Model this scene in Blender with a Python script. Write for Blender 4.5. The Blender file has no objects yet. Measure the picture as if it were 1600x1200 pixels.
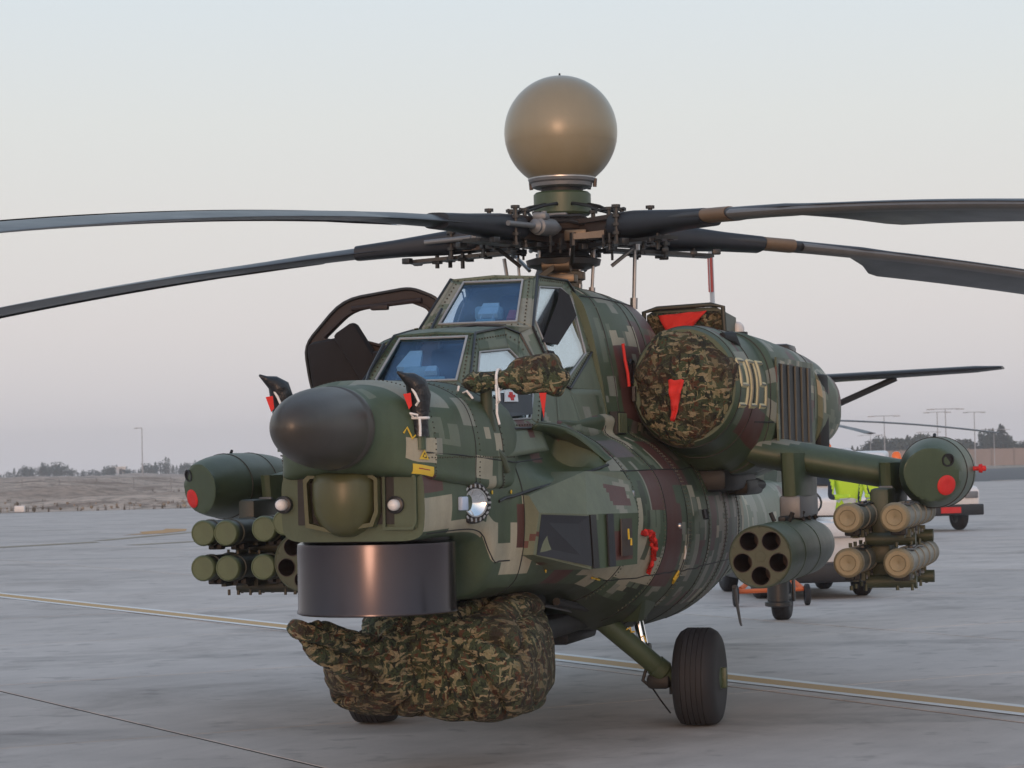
import bpy, bmesh, math, random
import numpy as np
from mathutils import Vector, Matrix, noise
random.seed(7)
S=bpy.context.scene; COL=S.collection; R=math.radians; PI=math.pi
# ------------------------------------------------------------------ camera
cam=bpy.data.cameras.new('camera'); co=bpy.data.objects.new('camera',cam); COL.objects.link(co)
cam.sensor_width=36; cam.lens=36*3839/1600; cam.clip_start=.1; cam.clip_end=6000
_p=R(1.91); _r=R(1.2)
_f=Vector((0,math.cos(_p),math.sin(_p))); _u0=Vector((0,-math.sin(_p),math.cos(_p))); _r0=Vector((1,0,0))
_rt=_r0*math.cos(_r)-_u0*math.sin(_r); _up=_r0*math.sin(_r)+_u0*math.cos(_r)
co.matrix_world=Matrix(((_rt.x,_up.x,-_f.x,0),(_rt.y,_up.y,-_f.y,0),(_rt.z,_up.z,-_f.z,1.75),(0,0,0,1)))
S.camera=co
cam.dof.use_dof=True; cam.dof.focus_distance=14.5; cam.dof.aperture_fstop=11
# ------------------------------------------------------------------ sky, sun, exposure
W=bpy.data.worlds.new('World'); S.world=W; W.use_nodes=True
nt=W.node_tree; nt.nodes.clear()
out=nt.nodes.new('ShaderNodeOutputWorld'); bg=nt.nodes.new('ShaderNodeBackground'); sky=nt.nodes.new('ShaderNodeTexSky')
SUN_EL=R(4.0); SUN_AZ=R(187)          # low hazy sun behind the camera, a little to its left (azimuth clockwise from +Y)
sky.sky_type='NISHITA'; sky.sun_disc=False; sky.sun_elevation=SUN_EL; sky.sun_rotation=SUN_AZ; sky.air_density=1.; sky.dust_density=1.; sky.ozone_density=1.
def wn(t,**k):
    x=nt.nodes.new(t)
    for q,v in k.items(): setattr(x,q,v)
    return x
def wm(op,a,b=None):
    x=wn('ShaderNodeMath',operation=op)
    for i,v in enumerate((a,b)):
        if v is None: continue
        if isinstance(v,(int,float)): x.inputs[i].default_value=v
        else: nt.links.new(v,x.inputs[i])
    return x.outputs[0]
def wr(fac,stops):
    x=wn('ShaderNodeValToRGB'); cr=x.color_ramp; cr.interpolation='B_SPLINE' if 0 else 'LINEAR'
    while len(cr.elements)<len(stops): cr.elements.new(.5)
    for e,(p,c) in zip(cr.elements,stops): e.position=p; e.color=(*c,1)
    nt.links.new(fac,x.inputs[0]); return x.outputs[0]
tc=wn('ShaderNodeTexCoord'); sep=wn('ShaderNodeSeparateXYZ'); nt.links.new(tc.outputs['Generated'],sep.inputs[0])
# dusk haze: grey-lavender at the horizon, pale pink-grey above it, pale blue, then a deeper blue overhead
haze=wr(sep.outputs[2],[(0,(.63,.62,.67)),(.025,(.65,.63,.665)),(.06,(.70,.665,.68)),(.10,(.72,.70,.695)),(.14,(.72,.73,.725)),(.19,(.69,.745,.785)),(.35,(.58,.69,.80)),(.65,(.40,.53,.70)),(1.,(.32,.44,.62))])
# warm glow round the low sun, broad and then tight, as the photograph's reflections show it
dt=wn('ShaderNodeVectorMath',operation='DOT_PRODUCT'); nt.links.new(tc.outputs['Generated'],dt.inputs[0])
dt.inputs[1].default_value=(math.sin(SUN_AZ)*math.cos(SUN_EL),math.cos(SUN_AZ)*math.cos(SUN_EL),math.sin(SUN_EL))
d0=wm('MAXIMUM',dt.outputs['Value'],0.); g1=wm('POWER',d0,3.); g2=wm('POWER',d0,60.)
def wscale(col,f):
    x=wn('ShaderNodeVectorMath',operation='SCALE'); x.inputs[0].default_value=col; nt.links.new(f,x.inputs['Scale']); return x.outputs[0]
def wadd(a,b):
    x=wn('ShaderNodeVectorMath',operation='ADD'); nt.links.new(a,x.inputs[0]); nt.links.new(b,x.inputs[1]); return x.outputs[0]
sk=wn('ShaderNodeVectorMath',operation='SCALE'); nt.links.new(sky.outputs[0],sk.inputs[0]); sk.inputs['Scale'].default_value=.015
tot=wadd(wadd(haze,sk.outputs[0]),wadd(wscale((.75,.50,.34),g1),wscale((4.2,1.9,.85),g2)))
nt.links.new(tot,bg.inputs[0]); bg.inputs[1].default_value=1.
nt.links.new(bg.outputs[0],out.inputs[0])
sl=bpy.data.lights.new('sun','SUN'); sl.energy=.75; sl.angle=R(13); sl.color=(1,.60,.38)
so=bpy.data.objects.new('sun',sl); COL.objects.link(so)
_sd=Vector((math.sin(SUN_AZ)*math.cos(SUN_EL),math.cos(SUN_AZ)*math.cos(SUN_EL),math.sin(SUN_EL)))
so.rotation_euler=_sd.to_track_quat('Z','Y').to_euler(); so.location=_sd*50
vs=S.view_settings; vs.view_transform='Standard'; vs.look='None'; vs.exposure=0; vs.gamma=1; vs.use_curve_mapping=False
S.render.engine='CYCLES'; S.cycles.use_denoising=True; S.cycles.max_bounces=6; S.cycles.transparent_max_bounces=12
# ------------------------------------------------------------------ material helpers
def mat(name):
    m=bpy.data.materials.new(name); m.use_nodes=True; n=m.node_tree
    b=n.nodes['Principled BSDF']; return m,n,b
def N(n,t,**k):
    x=n.nodes.new(t)
    for a,v in k.items(): setattr(x,a,v)
    return x
def lk(n,a,b): n.links.new(a,b)
def mth(n,op,a,b=None,c=None):
    x=N(n,'ShaderNodeMath',operation=op)
    for i,v in enumerate((a,b,c)):
        if v is None: continue
        if isinstance(v,(int,float)): x.inputs[i].default_value=v
        else: lk(n,v,x.inputs[i])
    return x.outputs[0]
def vmth(n,op,a,b=None):
    x=N(n,'ShaderNodeVectorMath',operation=op)
    for i,v in enumerate((a,b)):
        if v is None: continue
        if isinstance(v,tuple): x.inputs[i].default_value=v
        else: lk(n,v,x.inputs[i])
    return x.outputs[0]
def noi(n,vec,scale,detail=4,rough=.5,dist=0):
    x=N(n,'ShaderNodeTexNoise'); x.inputs['Scale'].default_value=scale; x.inputs['Detail'].default_value=detail
    x.inputs['Roughness'].default_value=rough; x.inputs['Distortion'].default_value=dist
    if vec is not None: lk(n,vec,x.inputs['Vector'])
    return x.outputs[0]
def ramp(n,fac,stops,interp='LINEAR'):
    x=N(n,'ShaderNodeValToRGB'); cr=x.color_ramp; cr.interpolation=interp
    while len(cr.elements)<len(stops): cr.elements.new(.5)
    for e,(p,c) in zip(cr.elements,stops):
        e.position=p; e.color=(c[0],c[1],c[2],1) if not isinstance(c,(int,float)) else (c,c,c,1)
    lk(n,fac,x.inputs[0]); return x.outputs[0]
def mix(n,fac,a,b,mode='MIX'):
    x=N(n,'ShaderNodeMix',data_type='RGBA',blend_type=mode)
    for i,v in ((0,fac),(6,a),(7,b)):
        if isinstance(v,(int,float)): x.inputs[i].default_value=v
        elif isinstance(v,tuple): x.inputs[i].default_value=(*v,1)
        else: lk(n,v,x.inputs[i])
    return x.outputs[2]
def bump(n,b,h,strength=.3,dist=.01):
    x=N(n,'ShaderNodeBump'); x.inputs['Strength'].default_value=strength; x.inputs['Distance'].default_value=dist
    lk(n,h,x.inputs['Height']); lk(n,x.outputs[0],b.inputs['Normal'])
def objco(n): return N(n,'ShaderNodeTexCoord').outputs['Object']
def wear(n,b,col,amt=.25,rough=.5,rv=.15,sc=3.):
    """paint / metal with dirt, grime, streaks and uneven gloss"""
    o=objco(n); n1=noi(n,o,sc,6,.65); n2=noi(n,vmth(n,'MULTIPLY',o,(14.,14.,2.5)),1.,5,.6); n3=noi(n,o,60.,3,.6)
    d=mth(n,'MULTIPLY_ADD',n1,amt*1.6,1-amt*.8); d=mth(n,'MULTIPLY',d,mth(n,'MULTIPLY_ADD',n2,amt,1-amt*.5)); d=mth(n,'MULTIPLY',d,mth(n,'MULTIPLY_ADD',n3,amt*.5,1-amt*.25))
    cc=N(n,'ShaderNodeCombineColor'); [lk(n,d,cc.inputs[i]) for i in range(3)]
    lk(n,mix(n,1.,col,cc.outputs[0],'MULTIPLY'),b.inputs['Base Color'])
    lk(n,mth(n,'MULTIPLY_ADD',n1,rv*2,rough-rv),b.inputs['Roughness'])
    bump(n,b,mth(n,'ADD',n3,mth(n,'MULTIPLY',n1,6.)),.12,.004)
def paint(name,c,rough=.5,metal=0,amt=.3,rv=.12,sc=3.,spec=.5):
    m,n,b=mat(name); wear(n,b,tuple(c),amt,rough,rv,sc); b.inputs['Metallic'].default_value=metal
    b.inputs['Specular IOR Level'].default_value=spec; return m
G0=(.054,.080,.044); G1=(.115,.140,.094); TAN=(.34,.31,.225); BRN=(.085,.032,.026); OLV=(.030,.040,.022); GRY=(.215,.22,.175); BLU=(.035,.045,.062)
M={}
m,n,b=mat('camouflage_paint')
at=N(n,'ShaderNodeAttribute',attribute_name='camo'); wear(n,b,at.outputs['Color'],.46,.5,.14,2.5); M['camo']=m
m,n,b=mat('camouflage_paint_small')
o=objco(n); sx=N(n,'ShaderNodeSeparateXYZ'); lk(n,o,sx.inputs[0])
zz=mth(n,'MULTIPLY_ADD',sx.outputs[1],.75,sx.outputs[2])
q=.055; cx=mth(n,'MULTIPLY',mth(n,'FLOOR',mth(n,'DIVIDE',sx.outputs[0],q)),q); cz=mth(n,'MULTIPLY',mth(n,'FLOOR',mth(n,'DIVIDE',zz,q)),q)
cv=N(n,'ShaderNodeCombineXYZ'); lk(n,cx,cv.inputs[0]); lk(n,cz,cv.inputs[2])
nn=noi(n,cv.outputs[0],3.1,2,.7); n2=noi(n,vmth(n,'ADD',cv.outputs[0],(9.1,3.3,5.7)),2.6,2,.7)
base=ramp(n,nn,[(0,G0),(.47,G1),(.56,TAN),(.62,GRY),(.66,G0)],'CONSTANT')
col=mix(n,ramp(n,n2,[(0,0.),(.6,1.)],'CONSTANT'),base,BRN)
wear(n,b,col,.3,.5,.12,3.); M['camo2']=m
M['green']=paint('green_paint',G0,.45); M['green_lt']=paint('mid_green_paint',(.062,.08,.055),.5)
M['olive']=paint('olive_paint',(.046,.058,.032),.5); M['dark']=paint('dark_grime_metal',(.012,.012,.012),.6)
M['black']=paint('black_paint',(.014,.014,.016),.42); M['rubber']=paint('tyre_rubber',(.017,.017,.02),.72,amt=.35)
M['steel']=paint('worn_steel',(.42,.42,.42),.35,.9); M['gun']=paint('gunmetal',(.06,.058,.056),.42,.8)
M['bronze']=paint('bronze_metal',(.15,.115,.08),.45,.7); M['greymetal']=paint('grey_metal',(.17,.18,.19),.5,.3)
M['brownmetal']=paint('brown_primer_metal',(.060,.046,.040),.5,.3)
M['cap']=paint('ochre_cap_paint',(.225,.18,.10),.55); M['tube']=paint('grey_tube_paint',(.17,.165,.13),.45)
M['capgreen']=paint('dull_green_cap',(.085,.112,.055),.5)
M['dark2']=paint('dark_olive_metal',(.028,.032,.022),.5)
M['red']=paint('red_cover',(.55,.02,.018),.6); M['redcloth']=paint('red_streamer_cloth',(.62,.03,.022),.8)
M['white']=paint('white_paint',(.7,.7,.7),.4,amt=.12); M['whitedome']=paint('white_sensor',(.75,.72,.7),.25,amt=.1)
M['cord']=paint('white_cord',(.75,.73,.7),.8,amt=.1); M['yellow']=paint('yellow_marking',(.62,.43,.04),.5,amt=.2)
M['ywhite']=paint('yellow_white_marking',(.55,.50,.30),.5,amt=.3); M['redmark']=paint('red_marking',(.28,.03,.03),.5)
M['darkred']=paint('dark_red_paint',(.09,.03,.035),.6)
M['navy']=paint('navy_black_rubber',(.017,.020,.027),.5); M['blade']=paint('blade_black',(.035,.037,.042),.38,amt=.4)
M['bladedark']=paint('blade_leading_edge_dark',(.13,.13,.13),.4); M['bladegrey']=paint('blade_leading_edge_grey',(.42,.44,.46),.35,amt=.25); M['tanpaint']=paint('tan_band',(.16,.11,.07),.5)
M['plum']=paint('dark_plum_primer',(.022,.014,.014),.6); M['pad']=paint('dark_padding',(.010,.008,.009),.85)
M['orange']=paint('orange_paint',(.62,.13,.03),.5); M['hivis']=paint('hi_vis_cloth',(.50,.72,.04),.8,amt=.15)
M['silver']=paint('reflective_stripe',(.6,.6,.6),.4); M['navycloth']=paint('navy_cloth',(.02,.025,.04),.85)
M['skin']=paint('skin',(.30,.17,.11),.55,amt=.1); M['seat']=paint('seat_cloth',(.02,.02,.022),.85)
M['helmet']=paint('cockpit_pale_gear',(.3,.5,.6),.5); M['cockpitred']=paint('cockpit_red_cover',(.45,.03,.05),.6)
M['interior']=paint('cockpit_interior',(.05,.07,.075),.7)
m,n,b=mat('nose_radome'); wear(n,b,(.046,.041,.034),.35,.38,.05,2.); M['radome']=m
m,n,b=mat('mast_dome_paint'); wear(n,b,(.235,.20,.125),.16,.34,.04,1.5); b.inputs['Coat Weight'].default_value=.5; b.inputs['Coat Roughness'].default_value=.30; M['dome']=m
m,n,b=mat('ball_turret_paint'); wear(n,b,(.076,.080,.034),.3,.38,.06,2.); M['ball']=m
m,n,b=mat('dark_steel_drum'); wear(n,b,(.062,.055,.062),.12,.22,.03,2.); n.links.remove(b.inputs['Normal'].links[0]); b.inputs['Metallic'].default_value=1.; M['drum']=m
m,n,b=mat('chrome'); b.inputs['Metallic'].default_value=1; b.inputs['Base Color'].default_value=(.85,.85,.85,1); b.inputs['Roughness'].default_value=.08; M['chrome']=m
m,n,b=mat('orange_beacon'); b.inputs['Base Color'].default_value=(.8,.16,.02,1); b.inputs['Roughness'].default_value=.2; M['beacon']=m
def glass(name,tint,refl,alpha,mottling=0):
    m,n,b=mat(name); n.nodes.remove(b); o=n.nodes['Material Output']
    tr=N(n,'ShaderNodeBsdfTransparent'); tr.inputs[0].default_value=(*tint,1)
    gl=N(n,'ShaderNodeBsdfGlossy'); gl.inputs[0].default_value=(*refl,1); gl.inputs[1].default_value=.03
    fr=N(n,'ShaderNodeLayerWeight'); fr.inputs[0].default_value=.5   # facing: same from both sides of the pane
    f=mth(n,'MAXIMUM',mth(n,'MULTIPLY_ADD',mth(n,'POWER',fr.outputs['Facing'],4.),.6*(1-alpha),alpha),0.)
    if mottling: f=mth(n,'MULTIPLY',f,ramp(n,noi(n,objco(n),2.6,3,.5,.3),[(.35,1-mottling),(.65,1.)]))  # noise weakens the reflection in patches, painting in a cloudy look
    ms=N(n,'ShaderNodeMixShader'); lk(n,f,ms.inputs[0]); lk(n,tr.outputs[0],ms.inputs[1]); lk(n,gl.outputs[0],ms.inputs[2]); lk(n,ms.outputs[0],o.inputs[0])
    return m
M['glass']=glass('side_glass',(.93,.97,.98),(.95,.98,1),.40,.10)
M['wsglass']=glass('windscreen_glass',(.72,.81,.88),(.52,.70,.95),.15,.5)
# camouflage cloth
m,n,b=mat('camouflage_cloth'); o=objco(n)
wv=noi(n,o,4.,3,.5); ov=vmth(n,'ADD',o,vmth(n,'MULTIPLY',N(n,'ShaderNodeTexNoise').outputs['Color'],(0,0,0)))
st=vmth(n,'MULTIPLY',o,(1.,1.,1.))
wob=N(n,'ShaderNodeTexNoise'); lk(n,o,wob.inputs['Vector']); wob.inputs['Scale'].default_value=5.
ow=vmth(n,'ADD',o,vmth(n,'MULTIPLY',wob.outputs['Color'],(.10,.10,.10)))
a1=noi(n,vmth(n,'MULTIPLY',ow,(10.,12.,38.)),1.,2,.5,.5); a2=noi(n,vmth(n,'MULTIPLY',vmth(n,'ADD',ow,(5.,8.,2.)),(30.,23.,11.)),1.,2,.5,.5); a3=noi(n,vmth(n,'ADD',ow,(1.,7.,3.)),16.,3,.6,.4); big=noi(n,o,2.6,2,.5)
cc=ramp(n,a3,[(0,(.018,.026,.013)),(.42,(.050,.068,.032)),(.57,(.085,.038,.018))],'CONSTANT')
cc=mix(n,ramp(n,a1,[(0,0.),(.575,1.)],'CONSTANT'),cc,(.28,.235,.14)); cc=mix(n,ramp(n,a2,[(0,0.),(.60,1.)],'CONSTANT'),cc,(.22,.20,.11)); cc=mix(n,ramp(n,a2,[(0,1.),(.40,0.)],'CONSTANT'),cc,(.014,.018,.010))
cc=mix(n,mth(n,'MULTIPLY',ramp(n,big,[(.47,0.),(.60,1.)]),.42),cc,(.055,.020,.010))
lk(n,cc,b.inputs['Base Color']); b.inputs['Roughness'].default_value=.85
fold=noi(n,vmth(n,'MULTIPLY',o,(1.2,1.2,1.)),4.5,4,.6,1.4); bump(n,b,mth(n,'ADD',mth(n,'MULTIPLY',fold,6.),noi(n,o,90.,2,.5)),.8,.02); M['cloth']=m
# fine-twill helmet cover black
m,n,b=mat('black_vinyl'); b.inputs['Base Color'].default_value=(.012,.013,.016,1); b.inputs['Roughness'].default_value=.35
bump(n,b,noi(n,objco(n),14.,4,.6,1.),.6,.02); M['vinyl']=m
# ------------------------------------------------------------------ mesh helpers
class MB:
    def __init__(s): s.v=[]; s.f=[]; s.mi=[]; s.cur=0
    def add(s,vs,fs):
        o=len(s.v); s.v+= [tuple(v) for v in vs]; s.f+=[tuple(i+o for i in f) for f in fs]; s.mi+=[s.cur]*len(fs); return o
    def box(s,c,d,rot=None,bev=.0):
        bm=bmesh.new(); bmesh.ops.create_cube(bm,size=1); bmesh.ops.scale(bm,vec=d,verts=bm.verts)
        if bev: bmesh.ops.bevel(bm,geom=bm.edges[:],offset=bev,segments=2,affect='EDGES',profile=.5)
        if rot is not None: bmesh.ops.transform(bm,matrix=rot.to_4x4(),verts=bm.verts)
        bmesh.ops.translate(bm,vec=c,verts=bm.verts); s.bm(bm)
    def bm(s,bm):
        bm.verts.index_update(); s.add([v.co[:] for v in bm.verts],[[v.index for v in f.verts] for f in bm.faces]); bm.free()
    def lathe(s,p,d,prof,n=24,closed=False,sy=1,sz=1,cap=True):
        """prof: (distance along d, radius)"""
        d=Vector(d).normalized(); p=Vector(p); u=d.orthogonal().normalized() if abs(d.z)>.9 else Vector((0,0,1)).cross(d).normalized(); w=d.cross(u)
        vs=[];fs=[]
        for (t,r) in prof:
            for k in range(n):
                a=2*PI*k/n; vs.append(p+d*t+u*(math.cos(a)*r*sy)+w*(math.sin(a)*r*sz))
        for i in range(len(prof)-1):
            for k in range(n): fs.append((i*n+k,i*n+(k+1)%n,(i+1)*n+(k+1)%n,(i+1)*n+k))
        if cap and prof[0][1]>1e-5: fs.append(tuple(range(n))[::-1])
        if cap and prof[-1][1]>1e-5: fs.append(tuple((len(prof)-1)*n+k for k in range(n)))
        s.add(vs,fs)
    def cyl(s,a,b,r,r2=None,n=16):
        a=Vector(a);b=Vector(b);L=(b-a).length; s.lathe(a,b-a,[(0,r),(L,r if r2 is None else r2)],n)
    def tube(s,pts,r,n=8):
        pts=[Vector(p) for p in pts]; rings=[]; vs=[]; fs=[]; u=None
        for i,p in enumerate(pts):
            t=(pts[min(i+1,len(pts)-1)]-pts[max(i-1,0)]).normalized()
            u=t.orthogonal().normalized() if u is None else (u-t*u.dot(t)).normalized(); w=t.cross(u)
            rr=r[i] if isinstance(r,(list,tuple)) else r
            for k in range(n): a=2*PI*k/n; vs.append(p+u*(math.cos(a)*rr)+w*(math.sin(a)*rr))
        for i in range(len(pts)-1):
            for k in range(n): fs.append((i*n+k,i*n+(k+1)%n,(i+1)*n+(k+1)%n,(i+1)*n+k))
        fs.append(tuple(range(n))[::-1]); fs.append(tuple((len(pts)-1)*n+k for k in range(n))); s.add(vs,fs)
    def prism(s,poly,ext):
        """polygon in 3-D pushed along ext"""
        k=len(poly); ext=Vector(ext); vs=[Vector(p) for p in poly]+[Vector(p)+ext for p in poly]
        s.add(vs,[tuple(range(k)),tuple(range(2*k-1,k-1,-1))]+[(i,i+k,(i+1)%k+k,(i+1)%k) for i in range(k)])
    def ring(s,outer,inner,ext):
        """frame between two equally long polygons with thickness"""
        k=len(outer); e=Vector(ext); o=[Vector(p) for p in outer]; q=[Vector(p) for p in inner]
        vs=o+q+[p+e for p in o]+[p+e for p in q]; fs=[]
        for i in range(k):
            j=(i+1)%k
            fs+=[(i,j,k+j,k+i),(2*k+i,3*k+i,3*k+j,2*k+j),(i,2*k+i,2*k+j,j),(k+i,k+j,3*k+j,3*k+i)]
        s.add(vs,fs)
    def grid(s,pts,closed=False,cap=False):
        """pts[i][j]"""
        a=len(pts);b=len(pts[0]); vs=[p for row in pts for p in row]; fs=[]
        for i in range(a-1):
            for j in range(b if closed else b-1): fs.append((i*b+j,i*b+(j+1)%b,(i+1)*b+(j+1)%b,(i+1)*b+j))
        if cap: fs.append(tuple(range(b))[::-1]); fs.append(tuple((a-1)*b+k for k in range(b)))
        s.add(vs,fs)
    def build(s,name,m,parent=None,smooth=35,recalc=True,mats=None):
        me=bpy.data.meshes.new(name); me.from_pydata(s.v,[],s.f)
        if recalc:
            bm=bmesh.new(); bm.from_mesh(me); bmesh.ops.recalc_face_normals(bm,faces=bm.faces); bm.to_mesh(me); bm.free()
        if smooth: 
            me.polygons.foreach_set('use_smooth',[True]*len(me.polygons)); me.set_sharp_from_angle(angle=R(smooth))
        for x in (mats or [m]): me.materials.append(x)
        if mats: me.polygons.foreach_set('material_index',s.mi)
        me.update(); o=bpy.data.objects.new(name,me); COL.objects.link(o); o.parent=parent; return o
def tag(o,label=None,cat=None,group=None,kind=None):
    for k,v in (('label',label),('category',cat),('group',group),('kind',kind)):
        if v: o[k]=v
    return o
def thing(name,loc,label,cat,rz=0,group=None,mw=None):
    e=bpy.data.objects.new(name,None); COL.objects.link(e); e.empty_display_size=.2
    if mw is not None: e.matrix_world=mw
    else: e.location=loc; e.rotation_euler=(0,0,rz)
    return tag(e,label,cat,group)
def copy_tree(o,parent=None):
    c=o.copy(); COL.objects.link(c); c.parent=parent
    for ch in [x for x in o.children]: copy_tree(ch,c)
    return c
def catmull(P,t):
    """P list of tuples, t in [0,len-1]"""
    i=min(int(t),len(P)-2); f=t-i; g=lambda k:P[max(0,min(len(P)-1,k))]
    a,b,c,d=g(i-1),g(i),g(i+1),g(i+2)
    return tuple(.5*((2*b[k])+(-a[k]+c[k])*f+(2*a[k]-5*b[k]+4*c[k]-d[k])*f*f+(-a[k]+3*b[k]-3*c[k]+d[k])*f**3) for k in range(len(b)))
def interp_st(st,x):
    """linear/smooth interpolation of stations sorted by falling x"""
    for i in range(len(st)-1):
        if st[i][0]>=x>=st[i+1][0]:
            f=(st[i][0]-x)/(st[i][0]-st[i+1][0])
            g=lambda k:st[max(0,min(len(st)-1,k))][1]
            res=[]
            for q in range(len(st[i][1])):
                a,b,c,d=g(i-1)[q],g(i)[q],g(i+1)[q],g(i+2)[q]
                r=[]
                for k in range(2):
                    m1=0 if (b[k]-a[k])*(c[k]-b[k])<=0 else (c[k]-a[k])/2; m2=0 if (c[k]-b[k])*(d[k]-c[k])<=0 else (d[k]-b[k])/2
                    lim=3*abs(c[k]-b[k]); m1=max(-lim,min(lim,m1)); m2=max(-lim,min(lim,m2))
                    h=f*f*(3-2*f); r.append(b[k]*(2*f**3-3*f*f+1)+m1*(f**3-2*f*f+f)+c[k]*(h)+m2*(f**3-f*f))
                res.append(tuple(r))
            return res
    return st[-1][1]
def loft(st,step,per,mirror=True,cap=True):
    """st: [(x,[(y,z) half profile bottom->top])]; returns MB, uv per face and grid size"""
    x0,x1=st[0][0],st[-1][0]; nx=max(2,int(round((x0-x1)/step)))
    rows=[]
    for i in range(nx+1):
        x=x0+(x1-x0)*i/nx; pr=interp_st(st,x); k=len(pr)-1
        half=[catmull(pr,k*j/per) for j in range(per+1)]
        half=[(0 if j in(0,per) and mirror else y,z) for j,(y,z) in enumerate(half)]
        ring=half+[(-y,z) for (y,z) in half[1:-1][::-1]] if mirror else half
        rows.append([(x,y,z) for (y,z) in ring])
    mb=MB(); mb.grid(rows,closed=True,cap=cap); return mb,rows
def camo_paint(o,seed,dens=1.,pal=None,patches=(),sz=(.05,.2),base=G0,ring=None,streaks=None):
    """digital camouflage: unions of axis-aligned rectangles in (length, girth), painted face by face"""
    rnd=random.Random(seed); me=o.data; n=len(me.polygons); c=np.zeros(n*3); me.polygons.foreach_get('center',c); c=c.reshape(-1,3)
    u=c[:,0].copy(); side=c[:,1]>=0; v=c[:,2]-np.where(c[:,2]>0,np.abs(c[:,1])*.55,0); N_=0
    if ring:
        N_=(n//ring); g=c[:N_*ring].reshape(N_,ring,3); u[:N_*ring]=np.repeat(g[:,:,0].mean(1),ring)
        d=np.linalg.norm(np.diff(g,axis=1),axis=2).mean(0); d=np.concatenate([[0],np.cumsum(d)]); tot=d[-1]; vv=np.minimum(d,tot-d); v[:N_*ring]=np.tile(vv,N_)
    capf=np.arange(n)>=(n//ring*ring if ring else n)
    col=np.tile(np.array(base),(n,1)); pal=pal or [(G1,5),(TAN,3),(BRN,3),(GRY,5),(OLV,3)]
    names=[p for p,w in pal for _ in range(w)]
    area=(u.max()-u.min())*(v.max()-v.min()); cnt=int(area*dens*3.2)
    for sd in (True,False):
        for i in range(cnt):
            cu=rnd.uniform(u.min(),u.max()); cvv=rnd.uniform(v.min(),v.max()); k=rnd.choice(names); sel=np.zeros(n,bool)
            for j in range(rnd.randint(2,6)):
                w=rnd.uniform(*sz); h=rnd.uniform(*sz)*rnd.choice((.6,1,1.6)); du=rnd.uniform(-.7,.7)*sz[1]; dv=rnd.uniform(-.7,.7)*sz[1]
                sel|=(np.abs(u-cu-du)<w*.5)&(np.abs(v-cvv-dv)<h*.5)
            col[sel&(side==sd)]=k
        if streaks:
            x0,x1,m_=streaks
            for i in range(m_):
                cu=rnd.uniform(x1,x0); cvv=rnd.uniform(v.min(),v.max()); k=rnd.choice([GRY,GRY,TAN,TAN,BRN,OLV,(.15,.12,.10)])
                col[(np.abs(u-cu)<rnd.uniform(.03,.08))&(np.abs(v-cvv)<rnd.uniform(.03,.14))&(side==sd)]=k
    for (x0,x1,z0,z1,k,sd) in patches:
        if ring:
            xm=(x0+x1)/2; i=int(np.argmin(np.abs(g[:,0,0]-xm))); row=g[i]; ok=(row[:,2]>z0)&(row[:,2]<z1)
            if sd: ok&=(row[:,1]>0)
            s_=np.zeros(n,bool); s_[:N_*ring]=(np.tile(ok,N_))&(u[:N_*ring]<x0)&(u[:N_*ring]>x1)
        else:
            s_=(u<x0)&(u>x1)&(c[:,2]>z0)&(c[:,2]<z1)
            if sd: s_&=side
        col[s_]=k
    col[capf]=base
    at=me.attributes.new('camo','FLOAT_COLOR','CORNER'); tot=np.zeros(n,int); me.polygons.foreach_get('loop_total',tot)
    cc=np.repeat(np.concatenate([col,np.ones((n,1))],1),tot,axis=0); at.data.foreach_set('color',cc.ravel())
# ================================================================== THE SETTING
E1=Vector((.4797,-.8774,0)); E2=Vector((.8774,.4797,0))   # slab grid axes
def gp(s,t,z=0): return E2*s-E1*t+Vector((0,0,z))
m,n,b=mat('apron_concrete'); geo=N(n,'ShaderNodeNewGeometry'); P=geo.outputs['Position']
oi=N(n,'ShaderNodeObjectInfo')
n1=noi(n,P,.22,5,.6); n2=noi(n,vmth(n,'MULTIPLY',P,(.7,.7,.7)),1.6,6,.65); n3=noi(n,P,45.,3,.7)
rt=N(n,'ShaderNodeVectorRotate',rotation_type='Z_AXIS'); lk(n,P,rt.inputs[0]); rt.inputs['Angle'].default_value=R(28.7)
streak=noi(n,vmth(n,'MULTIPLY',rt.outputs[0],(5.5,.35,1.)),1.,5,.62); stain=noi(n,P,.5,5,.7,.6)
f=mth(n,'MULTIPLY_ADD',n1,.34,.80); f=mth(n,'MULTIPLY',f,mth(n,'MULTIPLY_ADD',n2,.50,.75)); f=mth(n,'MULTIPLY',f,mth(n,'MULTIPLY_ADD',n3,.22,.89))
f=mth(n,'MULTIPLY',f,mth(n,'MULTIPLY_ADD',streak,.24,.88)); f=mth(n,'MULTIPLY',f,mth(n,'MULTIPLY_ADD',oi.outputs['Random'],.10,.95))
cc=N(n,'ShaderNodeCombineColor'); [lk(n,f,cc.inputs[i]) for i in range(3)]
col=mix(n,1.,(.53,.475,.435),cc.outputs[0],'MULTIPLY'); col=mix(n,mth(n,'MULTIPLY',ramp(n,stain,[(.52,0.),(.70,1.)]),.40),col,(.15,.125,.105))
spk=noi(n,P,3.2,3,.55); spk2=noi(n,P,.9,2,.5)
col=mix(n,mth(n,'MULTIPLY',ramp(n,mth(n,'MULTIPLY_ADD',spk2,.25,mth(n,'MULTIPLY',spk,.85)),[(.63,0.),(.72,1.)]),.30),col,(.13,.12,.11))
wvt=N(n,'ShaderNodeTexWave',wave_type='RINGS'); wvt.inputs['Scale'].default_value=.045; wvt.inputs['Distortion'].default_value=1.2; wvt.inputs['Detail'].default_value=1; lk(n,vmth(n,'ADD',P,(14.,22.,0.)),wvt.inputs['Vector'])
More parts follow.
